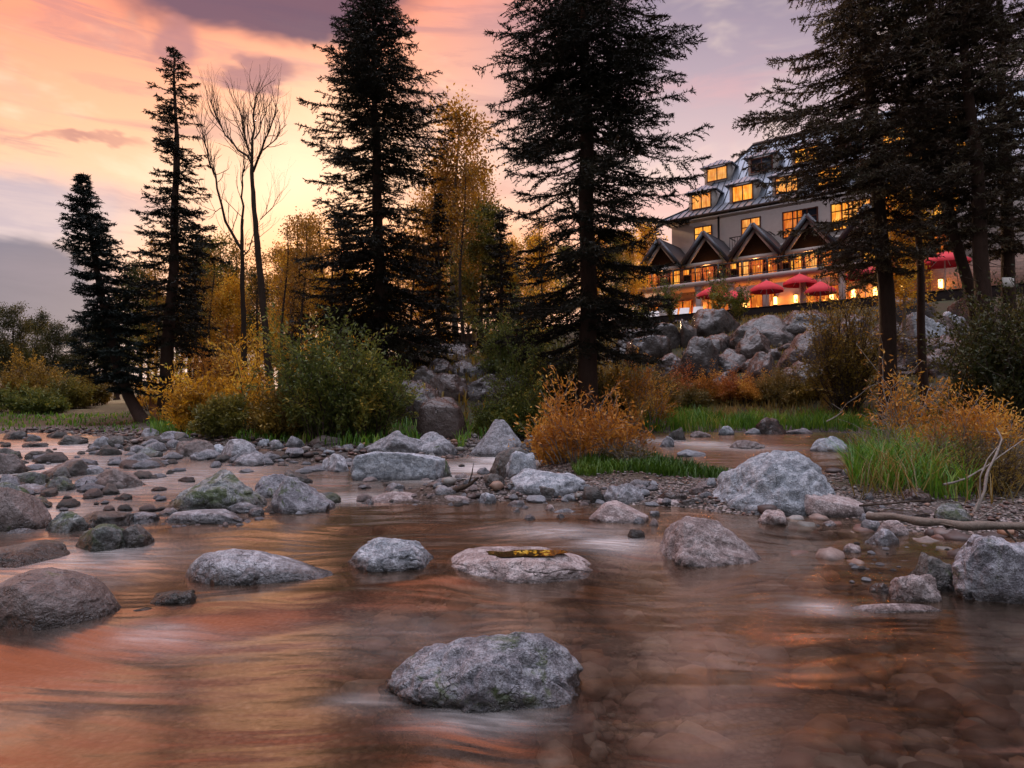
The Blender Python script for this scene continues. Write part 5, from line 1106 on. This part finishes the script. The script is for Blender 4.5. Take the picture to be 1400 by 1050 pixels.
# main block
m = MB(); m.box(-3.3, 26, 9, 21, 0, 9.4); m.build('wall', M['plaster'], hotel)
m = MB(); m.box(-3.5, 26.2, 8.86, 8.997, 6.15, 6.35); m.box(-3.5, 26.2, 8.86, 8.997, 9.1, 9.38); m.build('string_course', M['trim'], hotel)
def main_roof():
    m = MB(); e0, e1, r0_, r1_ = -4.0, 26.8, 1.6, 21.5; L = [(8.1, 9.42), (9.8, 10.5), (14.8, 16.6)]
    rear = [(21.9, 9.42), (20.2, 10.5), (15.2, 16.6)]; sL = [e0, e0+1.7, r0_]; sR = [e1, e1-1.7, r1_]
    for i in (0, 1):
        (v0, z0), (v1, z1) = L[i], L[i+1]; (w0, _), (w1, _) = rear[i], rear[i+1]
        m.slab([(sL[i], v0, z0), (sR[i], v0, z0), (sR[i+1], v1, z1), (sL[i+1], v1, z1)], .12)
        m.slab([(sR[i], w0, z0), (sL[i], w0, z0), (sL[i+1], w1, z1), (sR[i+1], w1, z1)], .12)
        m.slab([(sL[i], w0, z0), (sL[i], v0, z0), (sL[i+1], v1, z1), (sL[i+1], w1, z1)], .12)
        m.slab([(sR[i], v0, z0), (sR[i], w0, z0), (sR[i+1], w1, z1), (sR[i+1], v1, z1)], .12)
    m.box(r0_, r1_, 14.6, 15.4, 16.55, 16.72); m.build('roof', M['roof'], hotel)
    q = MB()   # standing seams
    for s in np.arange(e0+.4, e1-.3, .55):
        for i in (0, 1):
            (v0, z0), (v1, z1) = L[i], L[i+1]; lo, hi = sL[i+1], sR[i+1]
            ta = 1.0
            if s < sL[i+1]: ta = (s-sL[i])/(sL[i+1]-sL[i])
            if s > sR[i+1]: ta = (sR[i]-s)/(sR[i]-sR[i+1])
            if ta <= .04 or ta > 1.001: continue
            if i == 1 and not (sL[1] < s < sR[1]): continue
            q.bar((s, v0, z0+.03), (s, v0+(v1-v0)*ta, z0+(z1-z0)*ta+.03), .05, .07)
    for v in np.arange(8.6, 21.6, .55):
        for i in (0, 1):
            (v0, z0), (v1, z1) = L[i], L[i+1]; (w0, _), (w1, _) = rear[i], rear[i+1]
            if not v0 < v < w0: continue
            ta = min(1, (v-v0)/(v1-v0), (w0-v)/(w0-w1)); 
            if ta > .04: q.bar((sL[i], v, z0+.03), (sL[i]+(sL[i+1]-sL[i])*ta, v, z0+(z1-z0)*ta+.03), .05, .07)
    for v0, z0, v1, z1, a, b in ((8.1, 9.42, 9.8, 10.5, sL[0], sL[1]), (9.8, 10.5, 14.8, 16.6, sL[1], sL[2])): q.bar((a, v0, z0+.05), (b, v1, z1+.05), .14, .12)
    q.build('roof_seams', M['slate'], hotel)
    g_ = MB(); g_.box(e0-.02, e1+.02, 7.98, 8.095, 9.25, 9.42); g_.bar((s_at(985, 8.8), 8.8, 9.2), (s_at(985, 8.8), 8.8, 4), .12); g_.build('gutter', M['iron'], hotel)
main_roof()
def dormer(sc, v, z, w=2.1, h=1.55, depth=3.2, mt='lit'):
    m = MB(); m.box(sc-w/2, sc+w/2, v, v+depth, z, z+h); o = m.build('dormer', M['trim'], hotel)
    f = MB(); fw = w/2-.22; f.box(sc-fw, sc+fw, v-.09, v-.003, z+.12, z+.2); f.box(sc-fw, sc+fw, v-.09, v-.003, z+h-.22, z+h-.12)
    for x in (-fw, -.04, fw-.08): f.box(sc+x, sc+x+.08, v-.085, v-.003, z+.2, z+h-.22)
    f.build('window_frame', M['wood'], o); g_ = MB(); g_.box(sc-fw+.04, sc+fw-.04, v-.05, v-.006, z+.16, z+h-.16); g_.build('pane', M[mt], o)
    r_ = MB(); o_ = .32; e = z+h; p = z+h+.75; A = (sc-w/2-o_, v-o_, e); B_ = (sc+w/2+o_, v-o_, e); R0_ = (sc, v+.75, p)
    r_.slab([A, B_, R0_], .09); r_.slab([B_, (sc+w/2+o_, v+depth, e), (sc, v+depth, p), R0_], .09); r_.slab([(sc-w/2-o_, v+depth, e), A, R0_, (sc, v+depth, p)], .09)
    for t_ in np.linspace(.12, .88, 6):
        s = A[0]+(B_[0]-A[0])*t_; kx = 1-abs(2*t_-1); r_.bar((s, v-o_, e+.03), (s, v-o_+(.75+o_)*kx, e+.75*kx+.03), .04, .05)
    r_.build('dormer_roof', M['roof'], o)
    return o
for px, k_ in ((962, 'lit3'), (1019, 'lit'), (1080, 'lit3'), (1140, 'lit'), (1200, 'dark'), (1262, 'lit3'), (1330, 'lit')): dormer(s_at(px, 9.3), 9.3, 10.1, mt=k_)
for px, k_ in ((984, 'lit3'), (1046, 'dark'), (1108, 'lit'), (1170, 'dark'), (1232, 'lit'), (1300, 'lit3')): dormer(s_at(px, 11.8), 11.8, 13.0, 2.2, 1.4, mt=k_)
for i, px in enumerate((964, 1030, 1088, 1108, 1156, 1180, 1228, 1252, 1300)):
    s = s_at(px, 9); window(s-.75, s+.75, 9, 6.7 if i != 1 else 6.4, 8.7, 1, True, ('lit', 'lit3', 'lit2', 'dark')[i % 4])
for i, px in enumerate((905, 1090, 1130, 1180, 1240, 1290)):
    s = s_at(px, 9); window(s-.7, s+.7, 9, 3.9, 5.7, 1, True, 'lit2')
# little iron balconies on the main wall
for px in (1030, 1110, 1240, 1330):
    s = s_at(px, 8.2); m = MB(); m.box(s-1.5, s+1.5, 7.7, 8.996, 6.0, 6.14); o = m.build('balcony', M['trim'], hotel); q = MB()
    q.bar((s-1.5, 7.75, 7.1), (s+1.5, 7.75, 7.1), .06); q.bar((s-1.5, 7.75, 7.1), (s-1.5, 8.99, 7.1), .06); q.bar((s+1.5, 7.75, 7.1), (s+1.5, 8.99, 7.1), .06)
    for x in np.arange(-1.5, 1.51, .2): q.bar((s+x, 7.75, 6.14), (s+x, 7.75, 7.1), .03)
    q.build('railing', M['iron'], o)
# front wing with gables
S0, S1 = -4.4, 15.4; GC = [-2.6, 1.05, 4.7, 8.35, 12.0]
m = MB(); m.box(S0+.3, S1, 6.0, 9.0, 3.4, 5.0); m.build('wing_wall', M['darkwood'], hotel)
m = MB(); m.box(S0+.3, S1, 6.9, 9.0, 0, 3.1); m.build('ground_floor_wall', M['plaster'], hotel)
m = MB(); m.box(S0-.4, S1+.2, 4.5, 9.0, 3.1, 3.4); m.build('balcony_slab', M['plaster'], hotel)
m = MB()
for s in np.arange(S0+.2, S1, 2.45): m.box(s-.2, s+.2, 4.75, 5.15, 0, 3.1); m.box(s-.26, s+.26, 4.69, 5.21, 2.8, 3.098)
m.build('columns', M['plaster'], hotel)
for gi, c in enumerate(GC):
    hw = 1.83; z0, z1 = 4.95, 7.1; vf = 5.0
    g_ = MB(); g_.slab([(c-hw-.02, vf, z0-.05), (c, vf, z1+.15), (c, 9, z1+.15), (c-hw-.02, 9, z0-.05)], .14); g_.slab([(c, vf, z1+.153), (c+hw+.02, vf, z0-.047), (c+hw+.02, 9, z0-.047), (c, 9, z1+.153)], .14)
    o = g_.build('gable_roof', M['slate'], hotel)
    f = MB(); f.bar((c-hw-.05, vf-.06, z0-.2), (c, vf-.06, z1+.03), .1, .3); f.bar((c, vf-.061, z1+.03), (c+hw+.05, vf-.061, z0-.2), .1, .3); f.build('fascia', M['slate'], o)
    t_ = MB(); t_.bar((c-hw*.78, 5.4, z0-.02), (c, 5.4, z1-.3), .14, .2); t_.bar((c, 5.402, z1-.3), (c+hw*.78, 5.402, z0-.02), .14, .2); t_.bar((c-hw*.85, 5.35, z0-.1), (c+hw*.85, 5.35, z0-.1), .16, .24); t_.build('truss', M['trim'], o)
    b = MB(); b.slab([(c-hw*.9, 5.96, z0), (c+hw*.9, 5.96, z0), (c, 5.96, z1-.1)], -.05); b.build('gable_boards', M['darkwood'], o)
    for k in (-1, 0, 1): window(c+k*.98-.44, c+k*.98+.44, 6.0, 3.45, 4.78, 0, True, ('lit', 'lit2', 'lit3', 'dark', 'lit2')[(gi*3+k*2+3) % 5])
    window(c+hw-.36, c+hw+.36, 6.0, 4.2, 4.75, 0, False, 'lit')
    w_ = MB(); w_.bar((c-hw, 5.3, 3.4), (c-hw, 5.3, z0-.2), .16); w_.build('post', M['wood'], hotel)
q = MB(); q.bar((S0-.3, 4.6, 4.45), (S1, 4.6, 4.45), .08); q.bar((S0-.3, 4.6, 3.52), (S1, 4.6, 3.52), .05); q.bar((S0-.3, 4.6, 4.45), (S0-.3, 6.2, 4.45), .07)
for s in np.arange(S0-.3, S1, .17): q.bar((s, 4.6, 3.52), (s, 4.6, 4.45), .022)
for s in np.arange(S0-.3, S1, 1.75): q.bar((s, 4.6, 3.4), (s, 4.6, 4.55), .09)
q.build('balcony_railing', M['iron'], hotel)
# ground floor doors, glazing, lamps
for px, w in ((895, 1.5), (935, 1.6), (985, 1.8), (1045, 1.8), (1120, 1.6), (1150, 1.4)):
    s = s_at(px, 6.9); window(s-w/2, s+w/2, 6.9, .1, 2.5, 1, False, 'lit2', name='door')
m = MB(); m.box(S1+.01, 26, 5.5, 8.99, 0, 3.0); m.build('stone_base', M['stonewall'], hotel)
def lamp(px, v, z, en):
    s = s_at(px, v); m = MB(); m.box(s-.1, s+.1, v-.2, v-.003, z+.28, z+.36); m.box(s-.14, s+.14, v-.32, v-.06, z+.3, z+.34); m.box(s-.1, s+.1, v-.28, v-.1, z-.3, z-.26); m.bar((s, v-.05, z+.31), (s, v-.05, z-.28), .04); m.bar((s, v-.05, z-.28), (s, v-.2, z-.28), .038); o = m.build('wall_lamp', M['iron'], hotel)
    b = MB(); b.tube([(s, v-.19, z-.25), (s, v-.19, z+.28)], .12, 8); b.build('lantern_glass', M['bulb'], o, True)
    l = bpy.data.lights.new('lamp_light', 'POINT'); l.energy = en*.36; l.color = (1, .24, .03); l.shadow_soft_size = .15; lo = bpy.data.objects.new('lamp_light', l); COL.objects.link(lo); lo.parent = hotel; lo.location = (s, v-.55, z)
for px, en in ((868, 90), (920, 90), (958, 140), (1021, 140), (1063, 90), (1091, 150), (1140, 120), (1170, 170), (1200, 120)): lamp(px, 6.9, 1.75, en)
for px, en in ((1237, 120), (1290, 60)): lamp(px, 5.5, 1.6, en)
for c in GC[:4]:
    l = bpy.data.lights.new('balcony_light', 'POINT'); l.energy = 35; l.color = (1, .4, .12); l.shadow_soft_size = .2; lo = bpy.data.objects.new('balcony_light', l); COL.objects.link(lo); lo.parent = hotel; lo.location = (c, 5.5, 4.6)
# terrace deck with its dark timber edge
def W3(s, v, z): p = RIM0+UX*s+WX*v; return (p[0], p[1], TZ+z)
tr = empty('terrace', (RIM0[0], RIM0[1], TZ), HROT); tag(tr, kind='structure')
m = MB(); m.box(-22, 26, -.1, 21, -.5, 0); m.build('paving', M['pave'], tr)
tw = empty('terrace_wall', (RIM0[0], RIM0[1], TZ), HROT); tag(tw, 'long dark timber edge wall along the hotel terrace', 'wall')
m = MB(); m.box(-22.1, 26.1, -.3, -.103, -1.0, .3); m.build('boards', M['darkwood'], tw); m = MB(); m.box(-22.15, 26.15, -.36, -.05, .302, .38); m.build('cap', M['darkwood'], tw)
# parasols
def parasol(px, v, topy, rad, label):
    s = s_at(px, v); wx, wy, _ = W3(s, v, 0); topz = pt(px, topy, wy)[2]-TZ; topz = max(topz, 1.9); root = empty('parasol', (wx, wy, TZ)); tag(root, label, 'parasol')
    p = MB(); p.tube([(0, 0, 0), (0, 0, topz+.08)], .035, 8); p.build('pole', M['trim'], root); b = MB(); b.tube([(0, 0, 0), (0, 0, .09)], .32, 14); b.build('base', M['iron'], root)
    n = 8; dz = .62; V = [(0, 0, topz)]; 
    for k, (r_, z) in enumerate(((.35, .30), (.7, .64), (1, 1.0))): V += [(math.cos(a)*rad*r_*(1 if i % 2 == 0 else .96), math.sin(a)*rad*r_*(1 if i % 2 == 0 else .96), topz-dz*z*(1 if i % 2 == 0 else 1.03)) for i in range(16) for a in [i*math.pi/8]]
    V += [(x, y, z-.16) for x, y, z in V[-16:]]
    F3 = [(0, 1+i, 1+(i+1) % 16) for i in range(16)]; F4 = [(1+16*k+i, 17+16*k+i, 17+16*k+(i+1) % 16, 1+16*k+(i+1) % 16) for k in range(3) for i in range(16)]
    mesh_obj('canopy', V, [np.array(F3), np.array(F4)], M['red'], root)
    c = MB(); [c.bar((0, 0, topz-.12), (math.cos(i*math.pi/4)*rad*.97, math.sin(i*math.pi/4)*rad*.97, topz-dz-.04), .025) for i in range(8)]; c.build('ribs', M['trim'], root)
for a in [(975, 2.6, 391, 1.1, 'red parasol nearest the loungers, behind the lowest one'), (1003, 1.2, 401, 1.0, 'smallest red parasol, lower than its neighbours'), (1050, 2.2, 383, 1.1, 'wide red parasol just right of the smallest one'),
          (1096, 4.0, 374, 1.1, 'red parasol farthest back, under the spruce boughs'), (1124, 1.4, 388, .95, 'red parasol left of the ochre bush'), (1186, 2.2, 362, 1.2, 'red parasol touching the big dark trunk'), (1222, 3.2, 362, 1.0, 'red parasol just right of the big dark trunk'), (1296, 2.6, 343, 1.3, 'red parasol behind the bowed trunk at right')]: parasol(*a)
# sun loungers
def lounger(px, v, label, ang=.9):
    s = s_at(px, v); x, y, _ = W3(s, v, 0); root = empty('sun_lounger', (x, y, TZ), HROT+.25); tag(root, label, 'lounger', 'white loungers along the terrace edge')
    m = MB(); m.box(-.33, .33, -.55, .45, .36, .40); m.build('seat', M['white'], root)
    b = MB(); c, s_ = math.cos(ang), math.sin(ang); b.slab([(-.33, .45, .42), (.33, .45, .42), (.33, .45+c*.85, .42+s_*.85), (-.33, .45+c*.85, .42+s_*.85)], .05); b.build('backrest', M['white'], root)
    for sx in (-.31, .31):
        for yy in (-.5, .4): l = MB(); l.box(sx-.025, sx+.025, yy-.025, yy+.025, 0, .358); l.build('leg', M['trim'], root)
for i, px in enumerate((846, 858, 872, 884, 898, 918, 934, 953)):
    lounger(px, .7, ['leftmost white lounger, half hidden by the spruce', 'second white lounger from the left', 'third white lounger from the left', 'white lounger fourth from the left', 'white lounger left of the little pillar', 'white lounger right of the little pillar', 'second white lounger from the right end', 'rightmost white lounger beside the parasols'][i])
m = MB(); x, y, z = W3(s_at(908, 1.0), 1.0, 0); m.box(-.25, .25, -.25, .25, 0, 1.05); m.box(-.3, .3, -.3, .3, 1.052, 1.15); tag(m.build('pillar', M['plaster'], None, loc=(x, y, z)), 'small cream pillar standing among the loungers', 'pillar')
# little sign board in the dark bush at the right edge
x, y, z = pt(1378, 386, 17); sg = empty('sign', (x, y, tz(x, y))); tag(sg, 'small pale square sign on a post among the right hand leaves', 'sign')
m = MB(); m.box(-.02, .02, -.02, .02, 0, z-tz(x, y)-.25); m.build('post', M['darkwood'], sg); m = MB(); hz = z-tz(x, y); m.box(-.14, .14, -.02, .02, hz-.12, hz+.12); m.build('board', M['white'], sg)
